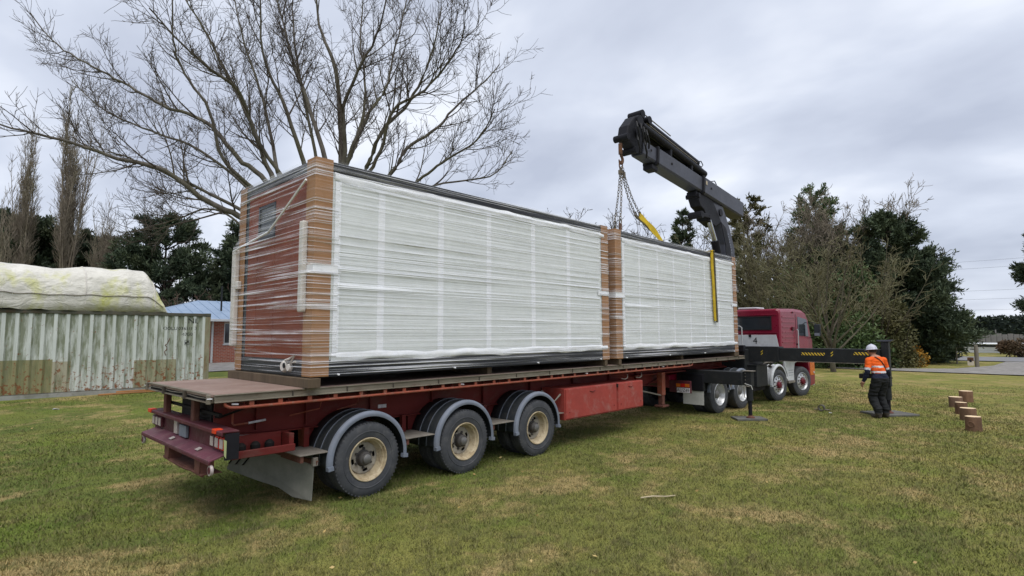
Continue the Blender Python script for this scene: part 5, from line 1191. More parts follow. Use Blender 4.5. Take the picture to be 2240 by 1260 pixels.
def side_dir(rg, d, ang):
    a = rg.normal(0, 1, 3); a = unit(a - d * a.dot(d)); return unit(d * math.cos(ang) + a * math.sin(ang))
def twig_out(rg, TB, P, r0, r1, level, cfg, tips=None):
    """side shoots along polyline P; cfg[level] = (per metre, length frac range, angle, jitter, tropism, points, sides)"""
    if level >= len(cfg): return
    dens, l0, l1, ang, jit, trop, m, n = cfg[level]
    seg = np.linalg.norm(np.diff(P, axis=0), axis=1); tot = seg.sum(); cum = np.concatenate([[0], np.cumsum(seg)])
    k = rg.poisson(dens * tot)
    for _ in range(k):
        t = (.12 + .88 * rg.random() ** .85) * tot; i = min(np.searchsorted(cum, t) - 1, len(seg) - 1); i = max(i, 0); f = (t - cum[i]) / (seg[i] + 1e-9)
        p = P[i] * (1 - f) + P[i + 1] * f; d = unit(P[i + 1] - P[i])
        dd = side_dir(rg, d, R(ang) * (.7 + .6 * rg.random())); ln = (l0 + (l1 - l0) * rg.random()) * (1.1 - .55 * t / tot)
        r = (r0 + (r1 - r0) * t / tot); rc = min(r * .6, .004 + .012 * ln)
        Q, de = wander(rg, p, dd, ln, m, jit, trop); TB.add(Q, max(rc, RMIN[0] * 1.15), RMIN[0] * .8, n)
        if tips is not None and level == len(cfg) - 1: tips.append((Q[-1], de))
        twig_out(rg, TB, Q, rc, rc * .35, level + 1, cfg, tips)
def smooth_poly(P, n):
    P = np.asarray(P, float); out_ = []
    for i in range(len(P) - 1):
        a, b, c, d = P[max(i - 1, 0)], P[i], P[i + 1], P[min(i + 2, len(P) - 1)]
        for k in range(n):
            t = k / n; out_.append(.5 * ((2 * b) + (c - a) * t + (2 * a - 5 * b + 4 * c - d) * t * t + (3 * b - a - 3 * c + d) * t ** 3))
    out_.append(P[-1]); return np.array(out_)
def leaves(name, C, D, ln, wd, mat, parent, loc, rg, rnd=None):
    """diamond leaves / sprays at C pointing along D"""
    n = len(C); D = D / (np.linalg.norm(D, axis=1, keepdims=True) + 1e-9)
    a = rg.normal(0, 1, (n, 3)); W = np.cross(D, a); W /= np.linalg.norm(W, axis=1, keepdims=True) + 1e-9
    ln = np.broadcast_to(ln, n)[:, None]; wd = np.broadcast_to(wd, n)[:, None]
    V = np.stack([C, C + D * ln * .45 + W * wd, C + D * ln, C + D * ln * .45 - W * wd], 1).reshape(-1, 3) - np.asarray(loc)
    rnd = rg.random(n) if rnd is None else rnd
    return np_mesh(name, V, np.arange(4 * n).reshape(-1, 4), mat, parent, rnd=np.repeat(rnd, 4))

# ------------------------------------------------------------------ the worker
def capsule(mb, p, q, r0, r1, sq=1.0, sqdir=(0, 1, 0), n=14):
    """rounded tapered limb; sq flattens it along sqdir"""
    p, q = Vector(p), Vector(q); d = (q - p); ln = d.length; d = d.normalized(); pts, rad = [], []
    for a in np.linspace(-90, 0, 5): pts.append(p + d * (r0 * math.sin(R(a)) * .98)); rad.append(max(r0 * math.cos(R(a)), .002))
    for a in np.linspace(0, 90, 5): pts.append(q + d * (r1 * math.sin(R(a)) * .98)); rad.append(max(r1 * math.cos(R(a)), .002))
    b = len(mb.v); mb.tube(pts, rad, n); c = (p + q) / 2; sv = Vector(sqdir).normalized()
    if sq != 1.0:
        for i in range(b, len(mb.v)):
            v = Vector(mb.v[i]); t = max(0, min(ln, (v - p).dot(d))); ax = p + d * t; o = v - ax; mb.v[i] = tuple(v + sv * (o.dot(sv) * (sq - 1)))
def person():
    FX, FY = 14.24, -3.36
    fwd = (fw.xy.normalized() * .93 - rt.xy.normalized() * .24); ang = math.atan2(fwd.y, fwd.x) - math.pi / 2      # local +y is where he faces
    E_ = empty('person', (FX, FY, 0), ang); tag(E_, 'person in orange hi-vis shirt, dark trousers and white hard hat, back to the camera', 'person')
    mb = MB()
    # joints: x right, y forward, z up
    PEL, CH, NK = (0, -.02, .97), (0, .06, 1.32), (0, .12, 1.49)
    capsule(mb, (-.07, -.02, .96), (.07, -.02, .96), .155, .155, .84)
    capsule(mb, (0, -.02, 1.0), (0, .02, 1.18), .172, .182, .76); capsule(mb, (0, .02, 1.18), (0, .07, 1.36), .185, .195, .72)
    capsule(mb, (-.10, .07, 1.38), (.10, .07, 1.38), .115, .115, .85); capsule(mb, (-.17, .07, 1.415), (.17, .07, 1.415), .075, .075)
    capsule(mb, (0, .10, 1.44), (0, .14, 1.54), .062, .056)
    capsule(mb, (0, .155, 1.60), (0, .165, 1.68), .078, .092, 1.12, (0, 1, 0)); capsule(mb, (0, .235, 1.57), (0, .225, 1.62), .04, .05)
    capsule(mb, (0, .268, 1.615), (0, .262, 1.645), .014, .010)            # nose
    for s in (-1, 1): capsule(mb, (s * .088, .155, 1.61), (s * .090, .15, 1.645), .018, .020, .6, (1, 0, 0))
    ARM = {-1: ((-.225, .055, 1.41), (-.325, .02, 1.13), (-.345, .13, .88)), 1: ((.225, .055, 1.41), (.315, .05, 1.14), (.245, .27, 1.02))}
    for s, (a, b, c) in ARM.items():
        capsule(mb, a, b, .080, .066); capsule(mb, b, c, .062, .042)
        d = (Vector(c) - Vector(b)).normalized(); capsule(mb, Vector(c) + d * .02, Vector(c) + d * .085, .036, .034, .62, (1, 0, 0))
    LEG = {-1: ((-.095, -.02, .93), (-.115, .115, .52), (-.105, -.03, .11)), 1: ((.095, -.03, .93), (.125, .10, .51), (.135, -.02, .12))}
    for s, (a, b, c) in LEG.items():
        capsule(mb, a, b, .122, .098); capsule(mb, b, c, .098, .078); capsule(mb, Vector(b) + Vector((0, -.02, -.10)), Vector(c) + Vector((0, 0, .10)), .095, .088)
        f = Vector((.02 * s, 1, 0)).normalized(); h = .045 if s < 0 else .055
        capsule(mb, Vector(c) + Vector((0, -.03, 0)) + Vector((0, 0, h - c[2])), Vector(c) + f * .17 + Vector((0, 0, h - c[2] - .005)), .046, .042); capsule(mb, c, Vector((c[0], c[1], .06)), .058, .050)
    me0 = bpy.data.meshes.new('tmp'); me0.from_pydata(mb.v, [], mb.f); me0.update()
    bm = bmesh.new(); bm.from_mesh(me0); bmesh.ops.recalc_face_normals(bm, faces=bm.faces); bm.to_mesh(me0); bm.free()
    t = bpy.data.objects.new('tmp', me0); COL.objects.link(t)
    rm = t.modifiers.new('r', 'REMESH'); rm.mode = 'VOXEL'; rm.voxel_size = .013; rm.use_smooth_shade = True
    sm = t.modifiers.new('s', 'SMOOTH'); sm.factor = .5; sm.iterations = 5
    me = bpy.data.meshes.new_from_object(t.evaluated_get(bpy.context.evaluated_depsgraph_get())); bpy.data.objects.remove(t)
    # cloth folds
    nv = len(me.vertices); co_ = np.empty(nv * 3, np.float32); no_ = np.empty(nv * 3, np.float32); me.vertices.foreach_get('co', co_); me.vertices.foreach_get('normal', no_)
    co_ = co_.reshape(-1, 3); no_ = no_.reshape(-1, 3)
    for i in range(nv):
        x, y, z = co_[i]; a = .018 if .12 < z < .97 else (.012 if .97 < z < 1.45 else 0)
        co_[i] += no_[i] * a * mnoise.noise(Vector((x * 9, y * 9, z * 22)))
    me.vertices.foreach_set('co', co_.ravel())
    # fingers, rooted inside the palms
    fm = MB()
    for s, (a, b, c) in ARM.items():
        d = (Vector(c) - Vector(b)).normalized(); sd_ = d.cross(Vector((1, 0, 0))).normalized(); pal = Vector(c) + d * .085; inn = Vector((-s, 0, 0))
        for k, (o, l) in enumerate(((-.026, .062), (-.009, .072), (.009, .068), (.025, .055))):
            p = pal + sd_ * o; fm.tube([p - d * .02, p + d * l * .5, p + d * l * .78 + inn * l * .30, p + d * l * .72 + inn * l * .62], [.0105, .010, .009, .0075], 6)
        p = Vector(c) + d * .04 + sd_ * -.030; fm.tube([p, p + d * .03 - sd_ * .03, p + d * .06 - sd_ * .035 + inn * .015], [.013, .011, .009], 6)
    bm = bmesh.new(); bm.from_mesh(me); nb = len(bm.faces); off = [bm.verts.new(v) for v in fm.v]
    for f in fm.f: bm.faces.new([off[i] for i in f])
    bm.to_mesh(me); bm.free()
    M_SKIN = plain('skin', (.42, .23, .16), (.36, .19, .13), 6, .55, bump=.05); M_HV = plain('hivis_orange', (.82, .125, .012), (.70, .10, .010), 5, .7, bump=.15); M_NAVY = plain('navy_cloth', (.012, .015, .032), (.02, .024, .045), 6, .85, bump=.2)
    M_TROU = plain('dark_trousers', (.013, .014, .015), (.024, .025, .026), 5, .85, bump=.3); M_BOOT = plain('worn_boots', (.075, .062, .05), (.05, .042, .035), 8, .75, bump=.2); M_REFL = plain('silver_tape', (.62, .62, .64), (.5, .5, .52), 9, .4, bump=.05)
    for m_ in (M_SKIN, M_HV, M_NAVY, M_TROU, M_BOOT, M_REFL): me.materials.append(m_)
    def dseg(p, a, b):
        a, b = Vector(a), Vector(b); t_ = max(0, min(1, (p - a).dot(b - a) / (b - a).length_squared)); return (p - a - (b - a) * t_).length, t_
    for i, f in enumerate(me.polygons):
        f.use_smooth = True; c = f.center; z = c.z; mi = 3
        if i >= nb: f.material_index = 0; continue
        arm = None
        for s, (a, b, e) in ARM.items():
            d1, t1 = dseg(c, a, b); d2, t2 = dseg(c, b, Vector(e) + (Vector(e) - Vector(b)).normalized() * .15)
            if c.x * s > .195 and min(d1, d2) < .11: arm = (t1, t2, d1 < d2)
        if arm:
            t1, t2, upper = arm
            if upper: mi = 1 if t1 < .68 else (5 if t1 < .86 else 2)
            else: mi = 2 if t2 < .62 else 0
            if not upper and t2 < .05: mi = 2
        elif z > 1.50 + .0 * c.y: mi = 0
        elif z > 1.10: mi = 5 if (1.105 < z < 1.145 or 1.235 < z < 1.275) else 1
        elif z > .985: mi = 2
        elif z > .125: mi = 3
        else: mi = 4
        f.material_index = mi
    link('body', me, E_)
    def pp(mb, nm, mat, smooth=40, parent=None): return mb.build(nm, mat, parent or E_, smooth=smooth)
    # hard hat, hair, strap, face
    hat = MB(); hat.lathe([(.0, .128), (.02, .122), (.06, .115), (.10, .090), (.125, .055), (.137, .0)], (0, 0, 0), 'z', 28); hat.lathe([(-.004, .150), (.002, .155), (.008, .128), (.004, .118)], (0, 0, 0), 'z', 28)
    ho = pp(hat, 'hard_hat', plain('hat_white', (.60, .60, .68), (.50, .50, .58), 5, .35, bump=0), 50); ho.location = (0, .165, 1.665); ho.rotation_euler = (R(-6), 0, 0); ho.scale = (.92, 1.06, 1)
    pp(MB().tube([(0, -.125, .012), (0, -.118, .05), (0, -.08, .105), (0, -.0, .142), (0, .08, .11)], .012, 6), 'hat_ridge', MATS['hat_white'], 50, ho)
    hr = MB(); hr.lathe([(0.0, .096), (.03, .101), (.07, .100)], (0, .150, 1.60), 'z', 24, R(180), R(360)); pp(hr, 'hair', plain('hair_brown', (.05, .03, .02), None, 9, .8, bump=.3), 50)
    for s in (-1, 1): pp(MB().lathe([(-.008, 0), (-.006, .008), (0, .011), (.006, .008), (.008, 0)], (s * .034, .252, 1.655), 'y', 10), 'eye', M_INK)
    pp(MB().box(-.024, .024, .272, .279, 1.577, 1.584), 'mouth', plain('lip', (.25, .09, .07), None, 8, .6, bump=0), None)
    st = [(.13, -.02, 1.475), (.08, -.072, 1.40), (.0, -.105, 1.30), (-.09, -.125, 1.16), (-.15, -.10, 1.06), (-.17, .0, 1.02)]
    st = [(-x * -1, y, z) for x, y, z in st]
    pp(MB().tube(smooth_poly([(-.10, .0, 1.50), (-.05, -.055, 1.45), (.03, -.085, 1.36), (.10, -.090, 1.24), (.155, -.06, 1.12), (.175, .02, 1.06)], 4), .013, 6), 'shoulder_strap', M_INK)
    pp(MB().tube([(-.095, .13, 1.495), (-.06, .045, 1.515), (0, .035, 1.52), (.06, .045, 1.515), (.095, .13, 1.495)], .02, 8), 'collar', M_NAVY)
    # remote control unit carried on the strap in front of him
    rc = MB().box(-.17, .17, -.07, .07, -.06, .06).build('crane_remote', M_INK, bev=.015); rl = Matrix.Rotation(ang, 3, 'Z') @ Vector((0, .36, 0)); rc.location = (FX + rl.x, FY + rl.y, 1.0); rc.rotation_euler = (0, 0, ang); tag(rc, 'small black crane remote control held before the person in orange', 'remote control')
    for x in (-.10, -.03, .04, .11): MB().cyl((x, 0, .058), (x + .01, 0, .12), .008, n=6).build('lever', M_INK, rc)
person()

# ------------------------------------------------------------------ the big bare tree behind the modules
LIMBS = [
(.24,[(9.3,16.2,5.2),(7.8,16.9,6.2),(6.5,17.4,7),(5.4,17.8,7.5),(4,18.4,8.6),(2.6,19.1,8.9),(1.1,19.9,9.4),(-.1,20.3,9.6),(-1.4,21,9.9)]),
(.17,[(9.3,16.2,5.2),(7.9,17.1,6.6),(6.8,18,7.4),(5.2,19.2,8.4),(3.9,20.2,9.1),(2.6,21.2,9.7)]),
(.2,[(9.3,16.2,5.2),(8.4,17,7.3),(7.7,17.6,8.7),(6.8,18.6,9.8),(6.1,19.3,11),(5.4,20.1,11.7),(4.5,21.2,12.2),(3.5,22.3,13.1),(2.3,23.5,14),(1.2,24.7,15),(.3,25.6,16.5)]),
(.16,[(9.3,16.2,5.2),(7.7,16.9,7.5),(6.7,17.2,8.4),(5.8,17.4,9.3),(5.2,17.2,11),(4.3,17.4,12.3),(3.8,17.2,13.4),(3.5,16.6,15.7)]),
(.24,[(9.3,16.2,5.2),(8.6,17,7.5),(8,18,9.2),(7.2,18.9,12.1),(6.4,20,14.5),(5.9,20.8,16.2),(4.9,22,18.5)]),
(.2,[(9.3,16.2,5.2),(8.8,17.5,7.8),(8.6,18.6,9.5),(8.3,19.8,13.2),(7.8,21,16.1),(7.4,22.1,19.8)]),
(.22,[(9.3,16.2,5.2),(8.8,15.8,7.7),(8.3,15.5,9.3),(7.4,15.6,11.6),(6.6,15.7,13.4),(6.2,15.2,16.3)]),
(.26,[(9.3,16.2,5.2),(9.8,16.2,8.2),(9.9,16.7,10),(9.4,17.7,13),(8.9,18.7,15.9),(8.4,19.7,19.6)]),
(.27,[(9.3,16.2,5.2),(9.7,15.4,7.6),(9.8,15.1,9.7),(9.4,15,13.4),(8.8,15.4,15.4),(8.5,15.4,18)]),
(.19,[(9.3,16.2,5.2),(9.5,14.9,7.5),(9.4,14.1,9.2),(9,13.5,11.3),(9.1,12.6,12.5),(9.3,11.5,13.9),(9.2,10.6,15.7)]),
(.21,[(9.3,16.2,5.2),(10,15.8,8.1),(10.5,15.7,10),(11.4,15.3,12.4),(12,15.2,13.5),(12.5,15.1,15.7),(13.1,14.8,19.1)]),
(.21,[(9.3,16.2,5.2),(10,14.9,7.6),(10.4,14,9.2),(10.7,13.3,10.7),(11.3,12.3,11.8),(11.7,11.4,13.5),(11.8,10.8,15.6)]),
(.17,[(9.3,16.2,5.2),(10.5,15,7.3),(11.6,14,9.1),(12.2,13.7,10.3),(13.3,12.9,11.4),(14,12.4,12.5),(15,11.6,13.7),(15.6,11.2,14.6)]),
(.13,[(9.3,16.2,5.2),(10.4,14,6.9),(11.4,11.8,8.3),(11.7,10.6,8.9),(12.2,9.1,9.6),(12.2,8.1,10.5)]),
(.11,[(9.3,16.2,5.2),(11.1,15.2,6.8),(13.4,13.5,8.8),(15.8,12.1,9.5),(17,11.8,10.9)]),
(.15,[(9.3,16.2,5.2),(8.8,17.4,6.8),(7.9,19.2,8.4),(6.2,21.6,10.7),(4.8,24,11.8),(3.3,26.3,13.1),(2.3,28.2,14.8)]),
(.17,[(9.3,16.2,5.2),(9.6,16.9,8.3),(9.9,17.7,10.6),(9.6,19,14.9),(9.7,20,17.9),(10,20.7,20.9)]),
(.14,[(9.3,16.2,5.2),(10,14.1,8),(10.2,12.7,9.5),(10.1,11.7,10.9),(10.5,10.2,11.4),(10.9,8.8,12.6),(10.6,8,13.1)]),
(.1,[(9.3,16.2,5.2),(7.7,18.4,6.4),(6.5,20.2,7.7),(5.1,22.4,7.2),(4,24.4,6.8)]),
(.18,[(9.3,16.2,5.2),(10.1,16.6,8.3),(11.4,16.7,11),(12.2,17.2,14.1),(12.5,18.3,17.4),(13.1,18.9,21.3)]),
(.16,[(9.3,16.2,5.2),(8.1,15.6,7.6),(6.6,15.6,9.5),(5.5,15.1,11.2),(3.9,15.1,12.1),(2.5,15,13.2)]),
]
def big_tree():
    rg = np.random.default_rng(21); loc = (9.45, 16.4, ground_z(9, 16.4)); E_ = empty('bare_tree', loc); tag(E_, 'huge leafless tree with many spreading limbs behind the wrapped modules', 'tree')
    tk = Tubes(); tk.add(smooth_poly([(9.45, 16.45, .1), (9.42, 16.4, 1.5), (9.35, 16.25, 3.6), (9.3, 16.2, 5.5)], 4), .62, .40, 14)
    lb = Tubes(); tw = Tubes()
    cfg = [(2.1, 1.0, 3.4, 38, .08, .11, 8, 5), (3.2, .5, 1.6, 42, .10, .10, 6, 3), (4.6, .2, .8, 46, .12, .09, 4, 3)]
    for r0, pts in LIMBS:
        P = smooth_poly(pts, 5); P[2:] += rg.normal(0, .022, P[2:].shape)
        lb.add(P, r0 * .66, .020, 9); twig_out(rg, tw, P[6:], r0 * .5, .022, 0, cfg)
    lb.build('limbs', M_BARK, E_, loc); tk.build('trunk', M_BARK, E_, loc); c = tw.build('crown', M_TWIG, E_, loc); c['kind'] = 'stuff'
big_tree()

def bare_tree(name, label, x, y, h, spread, seed, stems=6, r=.14, mat=None, tmat=None, upright=.5, trunk_h=.18, cfg=None, group=None, cat='tree', z0=None, jit=.07):
    """multi-stemmed leafless tree: stems fan out from a short trunk"""
    rg = np.random.default_rng(seed); z = ground_z(x, y) if z0 is None else z0; loc = (x, y, z); E_ = empty(name, loc); tag(E_, label, cat, group)
    tk = Tubes(); th = h * trunk_h; P, _ = wander(rg, (x, y, z - .1), (rg.normal(0, .08), rg.normal(0, .08), 1), th + .1, 5, .05, .1); tk.add(P, r * 1.15, r * .8, 9)
    tw = Tubes(); cfg = cfg or [(2.2, h * .10, h * .26, 40, .12, .10, 6, 4), (2.9, .3, h * .12, 44, .14, .06, 5, 3), (2.6, .2, .6, 46, .15, .05, 3, 3)]
    for k in range(stems):
        az = 2 * math.pi * (k + rg.random() * .7) / stems; tilt = (1 - upright) * (.35 + .75 * rg.random()) * 1.3
        d = np.array([math.cos(az) * math.sin(tilt), math.sin(az) * math.sin(tilt), math.cos(tilt)])
        ln = (h - th) * (.72 + .3 * rg.random()) * (1.0 if tilt < .7 else .85)
        s0 = P[int(2 + 2.99 * rg.random())] if stems > 3 else P[-1]
        Q, _ = wander(rg, s0, d, ln * (1 if upright < .7 else .55 + .45 * rg.random() ** .6), 11, jit, .05 if upright < .7 else .16); tk.add(Q, r * .55, .012, 6); twig_out(rg, tw, Q[2:], r * .4, .012, 0, cfg)
    tk.build('trunk', tmat or M_BARK, E_, loc); c = tw.build('crown', mat or M_TWIG, E_, loc); c['kind'] = 'stuff'; return E_

def conifer(name, label, x, y, h, rad, seed, mat, dens=1.0, profile=None, droop=0.0, layers=26, group=None, spray=(.30, .045), trunk_r=.22, base=.06, gap=.0, z0=None):
    """trunk, limbs in uneven tiers, and sprays of scale foliage spread along the outer limbs"""
    rg = np.random.default_rng(seed); z = ground_z(x, y) if z0 is None else z0; loc = (x, y, z); E_ = empty(name, loc); tag(E_, label, 'tree', group)
    profile = profile or (lambda t: (1 - t) ** .75)
    tk = Tubes(); P, _ = wander(rg, (x, y, z - .1), (0, 0, 1), h * .97, 9, .02, .05); tk.add(P, trunk_r, .03, 8)
    C, D, RN = [], [], []
    for i in range(layers):
        t = base + (1 - base) * (i + rg.random()) / layers; zc = z + h * t * .97
        nb = int(3 + 4 * (1 - t) + rg.random() * 2)
        az0 = rg.random() * 6.28
        for k in range(nb):
            if rg.random() < gap: continue
            az = az0 + 6.28 * k / nb + rg.normal(0, .3); L_ = rad * profile(t) * (.62 + .55 * rg.random()) + .25
            d = np.array([math.cos(az), math.sin(az), .30 + .35 * t - droop + rg.normal(0, .12)])
            i0 = int(min(t * 8, 7.99)); f = t * 8 - i0; p = P[i0] * (1 - f) + P[i0 + 1] * f
            Q, de = wander(rg, p, d, L_, 7, .09, .035); tk.add(Q, .02 + .018 * L_, .008, 4)
            shade = rg.random() * .45
            ns = int(L_ * 9 * dens) + 3
            for s in range(ns):
                u = .28 + .72 * rg.random() ** .7; j = min(int(u * 6), 5); q = Q[j] * (1 - (u * 6 - j)) + Q[j + 1] * (u * 6 - j)
                bd_ = side_dir(rg, unit(Q[j + 1] - Q[j]), R(50) * (.3 + rg.random())); bl = (.25 + .35 * rg.random()) * (.5 + .28 * L_) * 1.05
                m_ = 15 + int(9 * bl)
                tt = rg.random(m_); cpos = q + bd_ * bl * tt[:, None] + rg.normal(0, .05 + .05 * bl, (m_, 3)) * np.array([1, 1, .55]); 
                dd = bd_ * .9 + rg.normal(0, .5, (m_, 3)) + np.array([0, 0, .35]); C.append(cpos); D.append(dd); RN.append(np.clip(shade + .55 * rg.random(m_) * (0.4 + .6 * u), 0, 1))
    C = np.concatenate(C); D = np.concatenate(D); RN = np.concatenate(RN); n = len(C)
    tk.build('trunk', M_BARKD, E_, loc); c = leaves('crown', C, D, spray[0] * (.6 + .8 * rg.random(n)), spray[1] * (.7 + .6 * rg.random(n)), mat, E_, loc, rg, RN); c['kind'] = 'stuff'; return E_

def bush(name, label, x, y, rx, ry, h, n, seed, mat, leaf=(.16, .05), group=None, cat='shrub', lumps=9, z0=None, lift=0.0, stems=True):
    """stems and leaf clumps of different sizes gathered round an uneven body"""
    rg = np.random.default_rng(seed); z = ground_z(x, y) if z0 is None else z0; loc = (x, y, z); E_ = empty(name, loc); tag(E_, label, cat, group)
    tk = Tubes(); C, D, RN = [], [], []
    for k in range(lumps):
        a = rg.random() * 6.28; rr = rg.random() ** .6; hz_ = (.25 + .75 * rg.random()) * h * (1 - .45 * rr ** 2)
        c = np.array([x + rx * rr * .75 * math.cos(a), y + ry * rr * .75 * math.sin(a), z + lift + hz_ * .72]); s = np.array([rx, ry, h * .55]) * (.28 + .22 * rg.random())
        Q, _ = wander(rg, (x + rg.normal(0, .15), y + rg.normal(0, .15), z - .05), c - np.array([x, y, z]), np.linalg.norm(c - np.array([x, y, z])) + .1, 5, .08, 0); tk.add(Q, .03 + .01 * h, .01, 5)
        m_ = int(n / lumps); v = rg.normal(0, 1, (m_, 3)); v /= np.linalg.norm(v, axis=1, keepdims=True); v *= (.45 + .6 * rg.random(m_) ** .6)[:, None]
        p = c + v * s; p[:, 2] = np.maximum(p[:, 2], z + .03); C.append(p); D.append(v * .8 + rg.normal(0, .6, (m_, 3)) + np.array([0, 0, .15])); RN.append(np.clip(rg.random() * .4 + .6 * rg.random(m_), 0, 1))
    C = np.concatenate(C); D = np.concatenate(D); nn = len(C)
    if stems: tk.build('stems', M_BARKD, E_, loc)
    c = leaves('foliage', C, D, leaf[0] * (.6 + .8 * rg.random(nn)), leaf[1] * (.7 + .6 * rg.random(nn)), mat, E_, loc, rg, np.concatenate(RN)); c['kind'] = 'stuff'; return E_

# ---- left background
RMIN[0] = .0105
POP = [(3.4, .7, 2.2, 27, .08, .20, 6, 3), (3.2, .35, 1.1, 30, .10, .18, 4, 3)]
GL = 'trees behind the container and the house'
bare_tree('poplar_tree', 'tall narrow leafless poplar above the tarpaulin, the taller of the pair', 4.9, 47.5, 20.2, 1, 31, stems=26, r=.13, mat=M_POPTW, tmat=M_POPTW, upright=.93, trunk_h=.10, jit=.035, cfg=POP, group=GL)
bare_tree('poplar_tree', 'tall narrow leafless poplar nearer the edge of the picture, left of its twin', 2.6, 49.5, 20.0, 1, 32, stems=20, r=.12, mat=M_POPTW, tmat=M_POPTW, upright=.93, trunk_h=.10, jit=.035, cfg=POP, group=GL)
bare_tree('poplar_tree', 'short leafless poplar with pale leaf buds beside the tall pair', 6.6, 45.0, 12.2, 1, 33, stems=14, r=.09, mat=M_POPTW, tmat=M_POPTW, upright=.90, trunk_h=.08, jit=.04, cfg=POP, group=GL)
bare_tree('poplar_tree', 'low spreading leafless sapling left of the tall poplars', .9, 46.0, 11.0, 1, 34, stems=12, r=.08, mat=M_POPTW, tmat=M_POPTW, upright=.80, trunk_h=.08, jit=.05, cfg=POP, group=GL)
RMIN[0] = .015
for i_, (x, y, h, r_, sd) in enumerate(((-1.5, 52, 10.2, 4.4, 41), (3.0, 54, 10.6, 4.6, 42), (7.2, 52.5, 9.4, 4.0, 43))):
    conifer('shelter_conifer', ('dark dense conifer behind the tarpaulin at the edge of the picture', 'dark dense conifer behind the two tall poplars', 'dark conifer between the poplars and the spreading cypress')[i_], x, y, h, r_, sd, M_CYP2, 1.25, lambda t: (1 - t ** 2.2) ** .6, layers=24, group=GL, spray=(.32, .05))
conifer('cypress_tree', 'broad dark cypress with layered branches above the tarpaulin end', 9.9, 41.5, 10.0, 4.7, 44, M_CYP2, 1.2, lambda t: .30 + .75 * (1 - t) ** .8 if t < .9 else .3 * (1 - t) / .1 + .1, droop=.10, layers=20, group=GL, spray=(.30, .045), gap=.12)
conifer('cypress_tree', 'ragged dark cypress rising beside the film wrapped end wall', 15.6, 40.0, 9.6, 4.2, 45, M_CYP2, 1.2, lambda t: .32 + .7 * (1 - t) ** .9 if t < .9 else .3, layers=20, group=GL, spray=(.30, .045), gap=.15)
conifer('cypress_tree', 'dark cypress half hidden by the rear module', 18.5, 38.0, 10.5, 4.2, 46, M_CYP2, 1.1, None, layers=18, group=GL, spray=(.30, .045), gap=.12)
for i_, (x, y, h, sd) in enumerate(((9.2, 36.5, 4.6, 51), (11.6, 36.0, 4.4, 52), (13.6, 35.2, 4.8, 53))):
    bare_tree('bare_shrub', ('brown leafless shrub over the end of the tarpaulin', 'brown leafless shrub above the ridge of the blue roof', 'brown leafless shrub beside the flue of the house')[i_], x, y, h, 1, sd, stems=12, r=.06, mat=plain('bark_russet', (.13, .085, .06), (.09, .06, .045), 3, .9, kind='Object'), upright=.45, trunk_h=.05, group='leafless shrubs by the house', cat='shrub')
    bush('undergrowth_shrub', ('olive shrub low behind the container corner', 'olive shrub behind the blue roof', 'olive shrub at the wrapped end of the house')[i_], x + .5, y + 1.8, 1.9, 1.2, 3.2, 2600, sd + 9, M_OLV, (.2, .05), group='shrubs by the house')

# ---- right background
GR = 'trees beyond the truck'
conifer('conifer_sapling', 'slender young conifer behind the crane sling', 36.3, 13.4, 11.3, 1.9, 61, M_CYP, .8, lambda t: (1 - t) ** .8, layers=24, group=GR, spray=(.24, .04), gap=.15, trunk_r=.10)
for i_, (x, y, h, sd) in enumerate(((32.8, 20.2, 11.6, 62), (34.6, 18.0, 11.2, 63), (36.4, 16.4, 10.8, 64), (38.6, 13.0, 10.2, 65))):
    bare_tree('bare_tree', ('leafless tree top showing over the rear end of the second module', 'leafless tree top behind the hanging chains', 'leafless tree top behind the yellow sling', 'leafless tree top between the young conifer and the crane')[i_], x, y, h, 1, sd, stems=8, r=.12, upright=.68, trunk_h=.3, group=GR)
conifer('larch_tree', 'sparse half bare conifer right behind the crane mast', 43.4, 10.8, 13.0, 3.0, 66, M_OLV, .55, lambda t: .35 + .75 * (1 - t), layers=20, group=GR, spray=(.26, .05), gap=.30, trunk_r=.13)
bare_tree('bare_tree', 'thin olive leafless tree beside the crane mast', 40.0, 9.2, 10.2, 1, 67, stems=10, r=.12, mat=M_LICHEN, tmat=M_BARKM, upright=.66, trunk_h=.12, group=GR)
conifer('cypress_tree', 'green feathery conifer poking out of the leafless crowns above the cab', 48.0, 6.4, 14.2, 3.7, 68, M_GRN, .75, lambda t: .25 + .8 * (1 - t) ** .8, layers=22, group=GR, spray=(.24, .045), gap=.10)
for i_, (x, y, h, sd) in enumerate(((45.2, 8.8, 12.9, 69), (47.0, 4.4, 12.9, 70), (45.6, 6.8, 13.4, 71))):
    bare_tree('bare_tree', ('domed leafless tree left of the green conifer top', 'leafless tree between the green conifer and the dark cypress', 'leafless tree around the green conifer top')[i_], x, y, h, 1, sd, stems=14, r=.13, upright=.52, trunk_h=.22, group=GR, mat=M_POPTW)
def cyp_prof(t): return .95 * (1 - t) ** .55 * (1 + .16 * math.sin(t * 17))
conifer('cypress_tree', 'big dark cypress with spreading tiers standing by the road', 46.0, 1.6, 11.0, 4.6, 72, M_CYP, 1.5, cyp_prof, layers=34, group=GR, spray=(.26, .040), gap=.05, trunk_r=.35, base=.02, droop=.22)
conifer('cypress_tree', 'lower dark cypress with long side branches beside the road', 47.8, .3, 7.8, 3.3, 73, M_CYP, 1.35, lambda t: min(1.0, .40 + 2.6 * t) * (1 - t) ** .65, layers=26, group=GR, spray=(.26, .040), gap=.05, trunk_r=.25, base=.01, droop=.30)
conifer('cypress_tree', 'dark green cypress behind the truck mirror', 45.0, 5.0, 9.4, 3.6, 74, M_CYP, 1.3, lambda t: (1 - t) ** .6, layers=24, group=GR, spray=(.26, .040), gap=.06)
